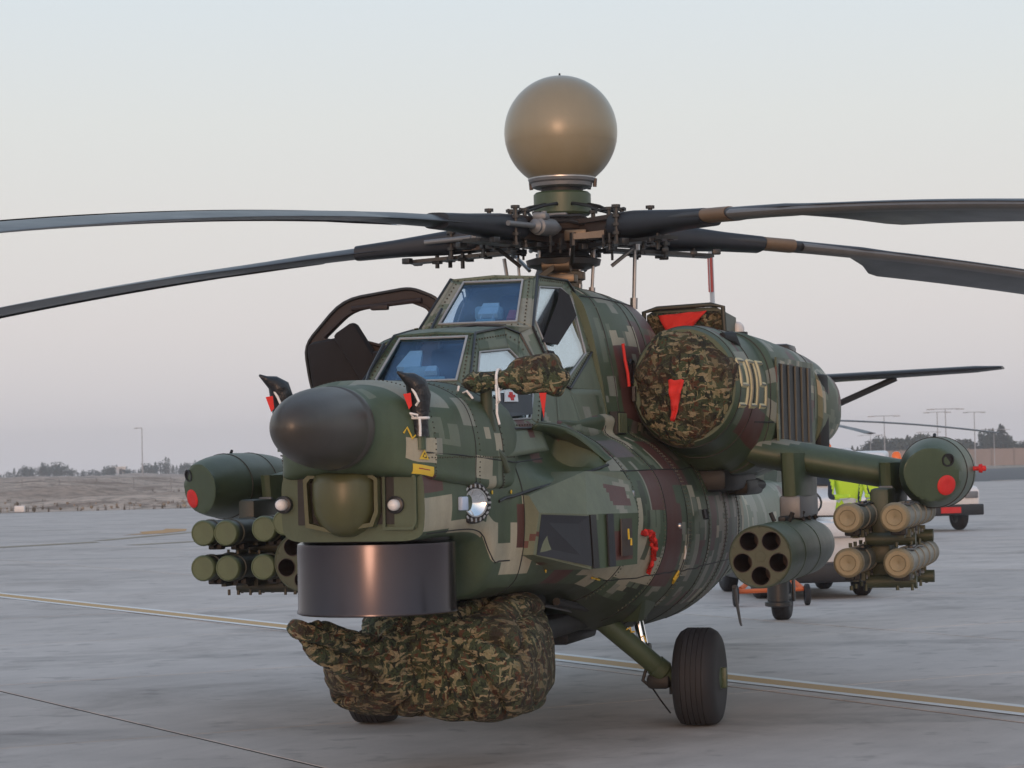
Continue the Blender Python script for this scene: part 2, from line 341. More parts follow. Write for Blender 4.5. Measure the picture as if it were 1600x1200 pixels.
col=mix(n,mth(n,'MULTIPLY',mth(n,'MULTIPLY',ramp(n,wvt.outputs[0],[(.965,0.),(.99,1.)]),ramp(n,n2,[(.4,0.),(.6,1.)])),.35),col,(.13,.125,.12))
lk(n,col,b.inputs['Base Color']); lk(n,mth(n,'MULTIPLY_ADD',n2,.20,.72),b.inputs['Roughness']); b.inputs['Specular IOR Level'].default_value=.25; bump(n,b,mth(n,'ADD',n3,mth(n,'MULTIPLY',n2,3.)),.35,.006); M['concrete']=m
M['joint']=paint('joint_filler',(.008,.008,.008),.9); 
def soil(name,ca,cb,cd,sc):
    m,n,b=mat(name); geo=N(n,'ShaderNodeNewGeometry'); P=geo.outputs['Position']
    a=noi(n,P,sc,8,.68); c=noi(n,vmth(n,'MULTIPLY',P,(.3,1.,1.)),sc*.25,5,.6); d=noi(n,P,sc*8,4,.7)
    col=mix(n,ramp(n,c,[(.40,0.),(.6,1.)]),ca,cb); col=mix(n,ramp(n,a,[(.50,0.),(.58,1.)]),col,cd); 
    col=mix(n,mth(n,'MULTIPLY',ramp(n,d,[(.45,0.),(.62,1.)]),.6),col,(.10,.085,.06))
    lk(n,col,b.inputs['Base Color']); b.inputs['Roughness'].default_value=.95; bump(n,b,d,.8,.3); return m
M['sand']=soil('sandy_ground',(.56,.43,.34),(.40,.29,.22),(.24,.165,.12),.16)
M['asphalt']=paint('shoulder_asphalt',(.085,.085,.085),.85,amt=.2,sc=.2)
# ground: one sheet to the horizon, a hole-free base under the apron
mb=MB(); mb.add([(-3000,-60,-.16),(3000,-60,-.16),(3000,5000,-.16),(-3000,5000,-.16)],[(0,1,2,3)])
tag(mb.build('ground',M['sand'],smooth=0),kind='structure')
# apron: recessed joint bed with a slab of its own for each bay in view
def clip_edge(y): return y
apron=MB(); far=[(-60,-12),(60,-12),(60,235),(40.5,180),(33.0,170),(-6.0,128),(-15.44,122.6),(-24.62,117.7),(-60,99)]
apron.prism([(x,y,-.006) for x,y in far],(0,0,-.12)); ap=tag(apron.build('apron',M['joint'],smooth=0),kind='structure')
def inside(x,y):
    c=False; k=len(far)
    for i in range(k):
        (x1,y1),(x2,y2)=far[i],far[i-1]
        if (y1>y)!=(y2>y) and x<(x2-x1)*(y-y1)/(y2-y1)+x1: c=not c
    return c
SL=4.7; slab_me=None; bays=[]
for i in range(-22,42):
    for j in range(-6,46):
        c=gp(5.95-SL/2+i*SL,15.55-SL/2+j*SL)
        if not inside(c.x,c.y): continue
        vis=c.y>9 and abs(c.x)<c.y*.222+3.6
        bays.append((not vis,c.length if c.y>0 else 500,c,i,j))
bays.sort(key=lambda q:(q[0],q[1]))
gx=.020; gy=.011
def slab_mb(mb,c,dz=0):
    o=[]; 
    for ins,z in ((0,-.03),(0,-.003),(.003,0)):
        for a,b_ in ((-1,-1),(1,-1),(1,1),(-1,1)): o.append(c+E2*(a*(SL/2-gx-ins))-E1*(b_*(SL/2-gy-ins))+Vector((0,0,z+dz)))
    mb.add(o,[(0,1,5,4),(1,2,6,5),(2,3,7,6),(3,0,4,7),(4,5,9,8),(5,6,10,9),(6,7,11,10),(7,4,8,11),(8,9,10,11)])
rest=MB(); cnt=0
for (nv,dd,c,i,j) in bays:
    if not nv and cnt<296:
        if slab_me is None:
            mb=MB(); slab_mb(mb,Vector((0,0,0))); so_=mb.build('concrete_slab',M['concrete'],ap,smooth=0); slab_me=so_.data
        else: so_=bpy.data.objects.new('concrete_slab',slab_me); COL.objects.link(so_); so_.parent=ap
        so_.location=(c.x,c.y,random.uniform(-.001,.001)); cnt+=1
    else: slab_mb(rest,c)
tag(rest.build('distant_slabs',M['concrete'],ap,smooth=0),kind='stuff')
# darker asphalt shoulder along the far edge, to the right
mb=MB(); mb.add([(-6,128.6,-.02),(33,170.6,-.02),(60,236,-.02),(150,420,-.02),(150,520,-.02),(60,330,-.02),(24,255,-.02),(2,150,-.02)],[(0,1,2,3,4,5,6,7)])
tag(mb.build('taxiway_shoulder',M['asphalt'],smooth=0),kind='structure')
# the yellow guide line edged in white
def wornpaint(name,c,lo=.36):
    m,n,b=mat(name); P=N(n,'ShaderNodeNewGeometry').outputs['Position']; w=noi(n,P,6.,6,.7); w2=noi(n,P,1.1,3,.6); w3=noi(n,P,70.,3,.6)
    fac=ramp(n,mth(n,'MULTIPLY_ADD',w2,.5,mth(n,'MULTIPLY',w,.6)),[(lo,.55),(lo+.25,0.)])
    col=mix(n,fac,c,(.24,.22,.20)); col=mix(n,mth(n,'MULTIPLY',w3,.35),col,(.15,.13,.11)); lk(n,col,b.inputs['Base Color']); b.inputs['Roughness'].default_value=.7; return m
M['lineY']=wornpaint('yellow_line_paint',(.58,.34,.12),.22); M['lineW']=wornpaint('white_line_paint',(.86,.85,.82),.16)
line=[(-36,92),(-20,60),(-12.4,45),(-7.63,36.38),(-2.4,27.29),(.36,22.45),(1.71,19.96),(3.42,16.96),(5.0,14.1),(8.2,8.4),(12,1.5)]
def strip(off0,off1,z):
    mb=MB(); L0=[];L1=[]
    P_=[]; 
    for k in range((len(line)-1)*6+1): P_.append(Vector(catmull(line,k/6)))
    for k,p in enumerate(P_):
        t=(P_[min(k+1,len(P_)-1)]-P_[max(k-1,0)]).normalized(); nn_=Vector((-t.y,t.x)); L0.append((*(p+nn_*off0),z)); L1.append((*(p+nn_*off1),z))
    mb.grid([L0,L1]); return mb
tag(strip(-.125,.125,.006).build('yellow_guide_line',M['lineY'],smooth=0),kind='structure')
for a,b_ in ((-.235,-.125),(.125,.235)): tag(strip(a,b_,.006).build('white_line_edge',M['lineW'],smooth=0),kind='structure')
# faint, mostly rubbed-out older yellow markings on the far apron
M['oldY']=wornpaint('faded_yellow_paint',(.36,.25,.10),.52); M['oldY2']=wornpaint('old_orange_paint',(.55,.27,.06),.30)
def flat(name,pts,m,z=.007):
    mb=MB(); mb.add([(x,y,z) for x,y in pts],[tuple(range(len(pts)))]); return tag(mb.build(name,m,smooth=0),kind='structure')
flat('faded_arrow_marking',[(-11.0,77.5),(-10.2,76.5),(-9.9,74),(-10.2,71.5),(-11.2,70.2),(-10.9,72),(-11.3,74),(-10.8,75.5)],M['oldY2'])
flat('faded_marking',[(-16.2,56.0),(-11.0,64.2),(-10.7,63.4),(-15.8,55.2)],M['oldY'])
flat('faded_marking',[(-11.2,65.2),(-9.2,74.0),(-8.8,74.0),(-10.8,65.0)],M['oldY'])
flat('faded_marking',[(-9.6,60.5),(-6.0,66.5),(-5.6,66.2),(-9.2,60.2)],M['oldY'])
# desert terrain behind the left edge of the apron: low mounds and sandy waves
def terrain(name,x0,x1,y0f,y1,nx,ny,amp,seed,m,zb=-.1):
    mb=MB(); rows=[]
    for j in range(ny+1):
        v=j/ny; row=[]
        for i in range(nx+1):
            x=x0+(x1-x0)*i/nx; ya=y0f(x); y=ya+(y1-ya)*v**1.6; e=min(1,v*9)
            z=(noise.noise(Vector((x*.035+seed,y*.020,1)))*.7+abs(noise.noise(Vector((x*.11,y*.07+seed,4))))*.55+noise.noise(Vector((x*.4,y*.3,seed)))*.12)*amp*e*(.55+1.3*min(1,v*2.2))
            row.append((x,y,zb+z+(y-ya)*.0022))
        rows.append(row)
    mb.grid(rows); return tag(mb.build(name,m,smooth=180),kind='structure')
edge=lambda x: 128.4+(x+6)*(.62 if x<-6 else .55)
terrain('sandy_terrain',-150,6,edge,620,170,110,1.0,3.1,M['sand'])
m_s=soil('pale_sand_verge',(.42,.36,.28),(.34,.27,.20),(.22,.17,.12),.2)
terrain('sand_verge',46,240,lambda x:300.,700,60,40,.25,8.2,m_s,-.35)
# scrub tufts scattered over the sand: nobody could count them
m,n,b=mat('dry_scrub'); lk(n,mix(n,noi(n,objco(n),.3,3),(.05,.042,.026),(.13,.10,.065)),b.inputs['Base Color']); b.inputs['Roughness'].default_value=.95; M['scrub']=m
mb=MB()
for k in range(1300):
    x=random.uniform(-115,4); y=edge(x)+3+random.random()**1.7*330
    if abs(x)>y*.30: continue
    s=random.uniform(.12,.34)*min(1,.3+(y-edge(x))/60); z=.0022*(y-edge(x))+.15
    for q in range(7):
        a=random.uniform(0,2*PI); r=random.uniform(.1,1)*s; w=s*random.uniform(.12,.25)
        c=Vector((x+math.cos(a)*r,y+math.sin(a)*r,z)); t=Vector((math.cos(a),math.sin(a),0)); u=Vector((-t.y,t.x,0))
        mb.add([c-u*w-Vector((0,0,.3)),c+u*w-Vector((0,0,.3)),c+t*w*.5+Vector((0,0,s*random.uniform(.25,.6)))],[(0,1,2)])
tag(mb.build('desert_scrub',M['scrub'],smooth=0,recalc=False),kind='stuff')
# stones along the edge
mb=MB()
for k in range(160):
    x=random.uniform(-34,-2); y=edge(x)+random.uniform(.5,40); s=random.uniform(.03,.10); bm=bmesh.new(); bmesh.ops.create_icosphere(bm,subdivisions=1,radius=s)
    for v in bm.verts: v.co*=random.uniform(.7,1.3)
    bmesh.ops.translate(bm,vec=(x,y,.1+.002*(y-edge(x))),verts=bm.verts); mb.bm(bm)
tag(mb.build('scattered_stones',m_s,smooth=0),kind='stuff')
# trees: prototypes of a trunk with limbs and a crown of leaf clumps
m,n,b=mat('conifer_foliage'); lk(n,mix(n,noi(n,objco(n),1.2,3),(.020,.030,.016),(.055,.065,.035)),b.inputs['Base Color']); b.inputs['Roughness'].default_value=.9; M['leaf']=m
M['bark']=paint('bark',(.07,.05,.035),.9)
def tree_proto(h,w,kind,seed,label,group,nleaf=620):
    rnd=random.Random(seed); t=thing('tree',(0,0,0),label,'tree',group=group)
    tr=MB(); tr.tube([(0,0,-.3),(.03*h*rnd.uniform(-1,1),0,h*.35),(0,0,h*.8)],[.035*h,.022*h,.006*h],7)
    for k in range(9):
        a=rnd.uniform(0,2*PI); z=h*rnd.uniform(.2,.7); tr.tube([(0,0,z),(math.cos(a)*w*.6*(1-z/h),math.sin(a)*w*.6*(1-z/h),z+h*.12)],[.012*h,.004*h],5)
    tr.build('trunk',M['bark'],t)
    cr=MB(); lobes=[(rnd.uniform(-.6,.6)*w,rnd.uniform(-.6,.6)*w,rnd.uniform(.25,.85)*h,rnd.uniform(.25,.5)*w) for _ in range(9)]
    for k in range(nleaf):
        if kind=='cone':
            z=rnd.random()**.8; rr=w*(1-z)**.8*math.sqrt(rnd.random())*(1+.25*math.sin(z*23+seed)); a=rnd.uniform(0,2*PI); c=Vector((math.cos(a)*rr,math.sin(a)*rr,h*(.08+.92*z)))
        else:
            lx,ly,lz,lr=rnd.choice(lobes); d=Vector((rnd.gauss(0,1),rnd.gauss(0,1),rnd.gauss(0,1))).normalized()*lr*rnd.random()**.4; c=Vector((lx,ly,lz))+d*1.0; c.z=min(max(c.z,.1*h),h*1.03)
        s=w*rnd.uniform(.05,.13); u=Vector((rnd.gauss(0,1),rnd.gauss(0,1),rnd.gauss(0,1))).normalized(); v=u.orthogonal().normalized()
        cr.add([c-u*s,c+v*s*.6,c+u*s,c-v*s*.6],[(0,1,2,3)])
    cr.build('crown',M['leaf'],t,smooth=0,recalc=False); return t
protos={}
def place_tree(key,x,y,z,s,maker,lab,grp):
    if key not in protos: t=maker(); protos[key]=t
    else: t=copy_tree(protos[key])
    t.location=(x,y,z); t.rotation_euler=(0,0,random.uniform(0,6.28)); t.scale=(s*random.uniform(.9,1.2),)*2+(s,); tag(t,lab,'tree',grp); return t
kinds=[('cone',6.2,2.0),('round',5.6,3.6),('round',5.2,4.2),('cone',5.0,1.9)]
glabR='dusty green tree in the dense tree line behind the far wall on the right'
for k in range(120):
    px=1285+335*k/119+random.uniform(-3,3); D=random.uniform(452,476); x=(px-800)/3839*D*1.0; i=random.choice((0,1,1,2,2,3)); kk=kinds[i]
    hump=1+.28*math.sin(px*.045+1.)+.18*math.sin(px*.11); s=max(.6,hump)*random.uniform(.72,.98)*(.68+.22*min(1,(px-1285)/90))
    place_tree(('R',i),x,D,.2,s,lambda i=i,kk=kk:tree_proto(kk[1],kk[2],kk[0],i+3,glabR,'x'),glabR,'trees of the right-hand tree line')
glabL='small dark tree in the low far tree line across the desert on the left'
for k in range(130):
    px=-20+485*k/129+random.uniform(-3,3); D=random.uniform(690,740); x=(px-800)/3839*D; i=random.choice((0,1,2,3)); kk=kinds[i]
    s=random.uniform(.42,.75)*(1+.25*math.sin(px*.03)+.15*math.sin(px*.083)); s*=(.45+.55*min(1,max(0,(px+10)/60)))
    place_tree(('L',i),x,D,1.0,s*.9,lambda i=i,kk=kk:tree_proto(kk[1],kk[2],kk[0],i+13,glabL,'x',300),glabL,'trees of the left-hand tree line')
# far perimeter wall on the right: plinth, panels and posts
M['blockwall']=paint('block_wall',(.30,.235,.20),.9,amt=.3,sc=.3); M['blockwall2']=paint('block_wall_posts',(.24,.19,.16),.9)
wl=thing('perimeter_wall',(40,432,0),'pinkish brown panelled perimeter wall in front of the trees at far right','wall')
pan=None
for k in range(30):
    x=k*4.0
    if pan is None:
        mb=MB(); mb.box((2,0,1.5),(3.7,.14,2.9)); mb.box((2,0,2.98),(3.7,.2,.08)); pan=mb.build('wall_panel',M['blockwall'],wl,smooth=0)
        mb=MB(); mb.box((0,0,1.58),(.26,.28,3.16)); post=mb.build('post',M['blockwall2'],wl,smooth=0)
    else:
        for src in (pan,post): c=src.copy(); COL.objects.link(c); c.location.x=x
# wire fence far across the desert on the left
M['wire']=paint('galvanised_wire',(.20,.19,.185),.6); 
fc=thing('wire_fence',(-72,205,.05),'low wire fence on thin posts far across the desert on the left','fence')
fp=None
for k in range(26):
    if fp is None: mb=MB(); mb.cyl((0,0,-.6),(0,0,1.25),.03,n=6); mb.tube([(0,0,1.25),(0,-.2,1.4)],.025,6); fp=mb.build('fence_post',M['wire'],fc)
    else: c=fp.copy(); COL.objects.link(c); c.location.x=k*3.1
mb=MB()
for z in (.3,.6,.9,1.2): mb.tube([(0,0,z),(78,0,z)],.012,4)
wr=tag(mb.build('fence_wire',M['wire'],fc),kind='stuff')
# lamp masts
M['mast']=paint('mast_grey',(.36,.36,.37),.6)
def mast(x,y,h,arms,span,label,z=0):
    t=thing('lamp_mast',(x,y,z),label,'lamp post',group='tall lamp masts along the horizon')
    mb=MB(); mb.cyl((0,0,-.5),(0,0,h),h*.013,h*.008,8); mb.build('pole',M['mast'],t)
    mb=MB(); mb.tube([(-span*(arms>1),0,h),(span,0,h)],h*.0065,6); mb.build('arm',M['mast'],t)
    for sx in ([-1,1] if arms>1 else [1]):
        mb=MB(); mb.box((sx*span,0,h-.06),(span*.55,.35,h*.016)); mb.build('lamp_head',M['mast'],t,smooth=0)
    return t
mast(-60.4,400,8.6,1,-1.0,'single pale lamp post standing alone over the desert on the left',.6)
for px,top,D,sp,lab in ((1358,680,430,1.6,'short twin-armed lamp mast nearest the aircraft among the horizon masts'),(1380,650,430,2.0,'twin-armed lamp mast second from the aircraft on the right horizon'),
    (1449,675,445,1.6,'low twin-armed lamp mast rising just left of the wingtip pod'),(1463,644,430,1.7,'tall twin-armed lamp mast, left one of the close pair above the wingtip pod'),(1476,639,425,2.3,'tallest twin-armed lamp mast, right one of the close pair above the wingtip pod'),
    (1521,644,430,1.4,'slim twin-armed lamp mast right of the wingtip pod'),(1551,671,405,1.9,'pale twin-armed lamp mast standing in front of the far wall')):
    hz=728-(px-800)*.02095; h=1.75+(hz-top)/3839*D; mast((px-800-(top-600)*.0209*-1*0)/3839*D,D,h,2,sp*1.1,lab)
# small far things on the left
mb=MB(); mb.box((0,0,1.2),(3.4,3,2.4)); mb.box((0,0,2.5),(3.8,3.4,.2)); hut=thing('hut',(-112,700,1.3),'tiny white hut on the far left horizon','hut')
mb.build('wall',M['white'],hut,smooth=0); mb=MB(); mb.box((.3,-1.52,1.0),(.8,.06,1.9)); mb.build('door',M['gun'],hut,smooth=0)
mb=MB(); mb.box((0,0,.17),(.5,.2,.3),bev=.03); o=mb.build('edge_marker',M['white']); o.location=(-24.0,119.3,0); tag(o,'small white marker block at the edge of the apron, far left','marker')

# thin evening haze: one closed box round the camera and everything built
mb=MB(); mb.box((15,370,6.9),(420,820,16.2)); hb_=mb.build('haze',None,smooth=0); hb_.data.materials.clear()
m=bpy.data.materials.new('haze'); m.use_nodes=True; n=m.node_tree; n.nodes.clear(); o_=N(n,'ShaderNodeOutputMaterial'); pv=N(n,'ShaderNodeVolumePrincipled')
pv.inputs['Color'].default_value=(.97,.96,.98,1); pv.inputs['Density'].default_value=.0007; pv.inputs['Anisotropy'].default_value=.2; lk(n,pv.outputs[0],o_.inputs['Volume']); hb_.data.materials.append(m); tag(hb_,kind='stuff')
# ================================================================== THE HELICOPTER
TH=R(15); HM=Matrix.Translation((.18,16.75,0))@Matrix.Rotation(math.atan2(-math.cos(TH),-math.sin(TH)),4,'Z')   # local x = nose, y = its left side, z = up
def hthing(name,loc,label,cat,group=None): return thing(name,None,label,cat,group=group,mw=HM@Matrix.Translation(loc))
heli=hthing('attack_helicopter',(0,0,0),'large military attack helicopter in green, tan and brown digital camouflage with a ball-shaped mast dome','helicopter')
# ---- fuselage
A_=[(0,1.37),(.2,1.37),(.32,1.375),(.38,1.41),(.395,1.5),(.395,1.6),(.39,1.68),(.36,1.75),(.25,1.78),(0,1.78)]
hull=[(3.98,A_),
(3.45,[(0,1.36),(.24,1.36),(.37,1.37),(.44,1.42),(.465,1.52),(.465,1.62),(.45,1.72),(.40,1.82),(.28,1.9),(0,1.95)]),
(3.12,[(0,1.30),(.26,1.30),(.39,1.32),(.465,1.39),(.49,1.5),(.49,1.62),(.47,1.74),(.42,1.86),(.32,2.02),(0,2.1)]),
(3.0,[(0,1.02),(.28,1.03),(.42,1.1),(.49,1.25),(.505,1.45),(.505,1.62),(.48,1.77),(.44,1.88),(.34,2.08),(0,2.16)]),
(2.7,[(0,.99),(.32,1.0),(.48,1.08),(.535,1.24),(.55,1.44),(.54,1.62),(.50,1.78),(.46,1.9),(.37,2.1),(0,2.16)]),
(2.1,[(0,.97),(.38,.99),(.58,1.07),(.72,1.22),(.78,1.42),(.75,1.62),(.60,1.70),(.505,1.80),(.47,2.02),(0,2.1)]),
(1.74,[(0,.94),(.41,.96),(.66,1.05),(.82,1.2),(.89,1.42),(.83,1.70),(.62,1.74),(.52,1.82),(.50,2.02),(0,2.1)]),
(1.66,[(0,.93),(.42,.95),(.68,1.04),(.85,1.2),(.92,1.42),(.88,1.66),(.74,1.88),(.58,1.99),(.51,2.03),(0,2.1)]),
(1.1,[(0,.78),(.44,.81),(.73,.94),(.91,1.16),(.97,1.4),(.91,1.66),(.73,1.85),(.585,1.94),(.54,2.05),(0,2.1)]),
(.5,[(0,.66),(.48,.69),(.79,.86),(.96,1.1),(1.0,1.38),(.94,1.66),(.76,1.86),(.61,1.95),(.57,2.08),(0,2.14)]),
(-.6,[(0,.585),(.5,.615),(.83,.80),(1.0,1.06),(1.04,1.36),(.97,1.65),(.8,1.86),(.66,1.95),(.6,2.08),(0,2.14)]),
(-1.6,[(0,.575),(.5,.60),(.83,.79),(1.0,1.06),(1.04,1.36),(.97,1.65),(.8,1.86),(.66,1.95),(.6,2.08),(0,2.14)]),
(-2.3,[(0,.61),(.48,.64),(.79,.83),(.96,1.08),(1.0,1.36),(.93,1.64),(.78,1.85),(.64,1.95),(.58,2.08),(0,2.14)])]
mb,rows=loft(hull,.032,64); hu=mb.build('hull',M['camo'],heli,smooth=40)
T=TAN
camo_paint(hu,11,3.2,sz=(.04,.16),ring=128,streaks=(.0,-2.35,130),patches=[
 # quiet dark green nose
 (4.1,2.9,1.0,2.3,G0,0),(2.9,1.2,.9,1.32,G0,0),
 (3.97,3.62,1.42,1.60,T,1),(3.62,3.13,1.40,1.47,T,1),(3.13,2.0,1.20,1.42,T,1),(2.95,2.75,1.32,1.42,G0,1),(3.3,3.2,1.47,1.5,G0,1),(2.62,2.42,1.40,1.58,T,1),(2.45,2.2,1.17,1.25,T,1),(2.0,1.75,1.25,1.36,T,1),(2.86,2.5,1.13,1.2,T,1),
 (4.1,3.72,1.62,1.72,BRN,1),
 (2.7,2.1,1.28,1.52,BRN,1),(1.85,1.32,1.06,1.42,T,1),(1.30,.95,1.13,1.31,T,1),(1.32,.60,1.0,1.17,T,1),(1.7,1.5,1.0,1.12,T,1),(1.55,1.45,1.42,1.6,T,1),(1.3,1.2,1.3,1.55,T,1),(1.08,.98,1.15,1.26,G0,1),
 (.97,.28,1.45,1.72,BRN,1),(.6,.2,.95,1.5,BRN,1),(2.2,1.95,1.05,1.2,BRN,1),(.3,-.2,1.6,1.9,BRN,1),
 (2.9,-2.4,.3,.80,OLV,0),(2.6,1.69,1.66,2.06,G0,0),(2.5,1.95,1.84,2.0,GRY,1),(2.2,2.0,1.76,1.86,(.15,.09,.085),1),(1.64,1.2,1.72,1.80,GRY,1),(1.2,.7,1.78,1.9,(.13,.12,.12),1)])
# raised seams, rivet rows and access-door outlines that follow the hull
def hpt(x,t,off=.004,st=hull,side=1):
    pr=interp_st(st,x); a=catmull(pr,t); b_=catmull(pr,min(t+.05,len(pr)-1)); c_=catmull(pr,max(t-.05,0)); d=Vector((b_[0]-c_[0],b_[1]-c_[1])).normalized()
    return Vector((x,side*(a[0]+d.y*off),a[1]-d.x*off))
def zt(x,z,st=hull,lo=2.2):
    pr=interp_st(st,x); t=lo
    while t<8.9 and catmull(pr,t)[1]<z: t+=.05
    return t
seam=MB()
for sd in (1,-1):
    for x in (2.62,1.34,.62,.05,-.62,-1.3,-1.95): seam.tube([hpt(x,1.2+6.2*k/30,.0,side=sd) for k in range(31)],.0045,5)
    for z in (1.02,1.70): seam.tube([hpt(1.4-.12*k,zt(1.4-.12*k,z),.0,side=sd) for k in range(31)],.0045,5)
    seam.tube([hpt(3.9-.05*k,zt(3.9-.05*k,1.21+.0*k) if k>18 else 2.9,.0,side=sd) for k in range(24)],.004,5)
seam.build('panel_seam',M['dark'],hu)
riv=MB()
for sd in (1,-1):
    for x in (.0,-.05,-.66,-1.25,-1.35,-1.9,-2.0,1.3,.66):
        for k in range(60):
            p=hpt(x,1.6+5.6*k/60,.001,side=sd); riv.box(p,(.008,.008,.008))
tag(riv.build('rivet',M['green_lt'],hu,smooth=0),kind='stuff')
def hz(x,z,off=.006,st=hull): return hpt(x,zt(x,z,st),off,st)
# ---- upper nose (the beak that carries the radome)
U=lambda cx,hw,zb,zt_,k=.8:[(0,zb),(hw*.6,zb),(hw*.96,zb+.006),(hw,zb+(zt_-zb)*.16),(hw*.995,zb+(zt_-zb)*.46),(hw*.88,zb+(zt_-zb)*.76),(hw*.62,zb+(zt_-zb)*.92),(hw*.3,zt_-.005),(0,zt_)]
C_=lambda r,zc:[(0,zc-r)]+[(r*math.sin(a),zc-r*math.cos(a)) for a in [PI*k/8 for k in range(1,8)]]+[(0,zc+r)]
beak=[(4.27,C_(.212,1.962)),(4.18,C_(.225,1.96)),(4.02,U(0,.355,1.71,2.19)),(3.88,U(0,.42,1.69,2.22)),(3.6,U(0,.475,1.66,2.225)),(3.1,U(0,.52,1.62,2.235)),(2.75,U(0,.535,1.62,2.24)),(2.5,U(0,.51,1.70,2.2)),(2.25,U(0,.46,1.78,2.12))]
mb,rows=loft(beak,.03,48); bk=mb.build('upper_nose',M['camo'],heli,smooth=40)
camo_paint(bk,5,1.3,sz=(.05,.17),ring=96,pal=[(G1,5),(GRY,3),(BRN,1),(TAN,1)],patches=[(4.4,3.0,1.5,1.86,G0,0),(3.38,3.08,1.68,1.82,T,1),(3.16,3.02,1.63,1.70,T,1),(4.06,3.86,1.775,1.90,T,1),(3.94,3.84,1.68,1.72,BRN,1),(3.86,3.80,1.83,1.90,GRY,1),(3.98,3.9,1.90,1.96,OLV,1),(4.0,3.6,2.08,2.3,GRY,1),(3.5,3.3,1.98,2.12,GRY,1)])
mb=MB(); mb.lathe((4.26,0,1.962),(1,0,0),[(-.03,.216),(.03,.217),(.035,.212)]+[(.04+.66*math.sin(a),.212*max(0,math.cos(a))**.86) for a in [PI/2*k/26 for k in range(1,27)]],64)
mb.build('radome',M['radome'],heli,smooth=60)
# lip line under the beak, small deck fittings
mb=MB(); mb.tube([(3.95,.405,1.83),(3.6,.478,1.815),(3.1,.523,1.79),(2.7,.548,1.77),(2.2,.578,1.79)],.004,5); mb.tube([(3.95,-.405,1.83),(3.6,-.478,1.815),(3.1,-.523,1.79),(2.2,-.578,1.79)],.004,5)
mb.build('nose_seam',M['dark'],bk)
def bz(x,z,off=.004): 
    pr=interp_st(beak,x); t=3.0
    while t<7.9 and catmull(pr,t)[1]<z: t+=.03
    t2=t
    if catmull(pr,3.0)[1]>z:
        t2=3.0
        while t2>1.9 and catmull(pr,t2)[1]>z: t2-=.02
    return hpt(x,t2,off,beak)
rv=MB()
for sd in (1,-1):
    for x in (3.86,3.30,2.90):
        for k in range(34): p=hpt(x,1.6+5.8*k/34,.001,beak,sd); rv.box(p,(.007,.007,.007))
    for k in range(48): rv.box(bz(3.95-.027*k,1.80,.001)*1.0 if sd>0 else Vector((bz(3.95-.027*k,1.80,.001).x,-bz(3.95-.027*k,1.80,.001).y,bz(3.95-.027*k,1.80,.001).z)),(.007,.007,.007))
tag(rv.build('rivet',M['dark2'],bk,smooth=0),kind='stuff')
sm=MB()
for x in (3.36,2.92): sm.tube([hpt(x,1.3+6.7*k/36,.0,beak) for k in range(37)],.0035,5)
sm.build('panel_seam',M['dark'],bk)
# ---- chin optics: recess housing and shaded ball
mb=MB(); mb.ring([(4.0,-.235,1.45),(4.0,-.1,1.42),(4.0,.135,1.45),(4.0,.165,1.52),(4.0,.165,1.70),(4.0,.13,1.725),(4.0,-.215,1.725),(4.0,-.245,1.70)],[(4.0,-.215,1.47),(4.0,-.1,1.44),(4.0,.12,1.47),(4.0,.145,1.53),(4.0,.145,1.69),(4.0,.12,1.705),(4.0,-.205,1.705),(4.0,-.225,1.68)],(.06,0,0))
mb.build('optics_housing',M['ball'],heli)
mb=MB(); mb.add([(3.99,-.3,1.46),(3.99,.235,1.46),(3.99,.235,1.72),(3.99,-.3,1.72)],[(0,1,2,3)]); mb.build('optics_recess',M['dark'],heli,smooth=0)
mb=MB(); mb.lathe((3.985,-.035,1.735),(0,0,-1),[(0,.14),(.02,.165),(.06,.175),(.15,.175),(.22,.165),(.27,.14),(.31,.10),(.335,.05),(.34,0)],40); mb.build('optics_ball',M['ball'],heli,smooth=60)
mb=MB(); mb.ring([(4.0,.175,1.43),(4.0,.34,1.43),(4.0,.36,1.47),(4.0,.36,1.70),(4.0,.34,1.735),(4.0,.175,1.735)],[(4.0,.19,1.445),(4.0,.33,1.445),(4.0,.345,1.475),(4.0,.345,1.695),(4.0,.33,1.72),(4.0,.19,1.72)],(.012,0,0)); mb.prism([(3.985,.235,1.44),(3.985,.355,1.44),(3.985,.355,1.73),(3.985,.235,1.73)],(.012,0,0)); mb.build('chin_plate',M['green'],heli,smooth=0)
for y,zz_ in ((.245,1.56),(-.375,1.57)):
    mb=MB(); mb.lathe((3.985,y,zz_),(1,0,0),[(0,.046),(.03,.046),(.034,.040)],24); s_=mb.build('sensor_socket',M['black'],heli)
    mb=MB(); mb.lathe((4.01,y,zz_),(1,0,0),[(0,.030),(.03,.031),(.05,.027),(.062,.016),(.066,0)],24); mb.build('sensor_dome',M['whitedome'],s_,smooth=60)
# ---- optics drum under the nose
mb=MB(); mb.lathe((3.53,-.02,1.362),(0,0,-1),[(0,.405),(.012,.428),(.03,.43),(.36,.43),(.375,.436),(.385,.436),(.392,.42),(.394,.0)],96); dr=mb.build('optics_drum',M['drum'],heli,smooth=40)
mb=MB(); mb.lathe((3.53,-.02,1.372),(0,0,-1),[(-.03,.40),(0,.40),(.01,.395)],64); mb.build('drum_gasket',M['dark'],heli)
M['clear']=glass('clear_pane',(.97,.98,.98),(1,1,1),-.04)
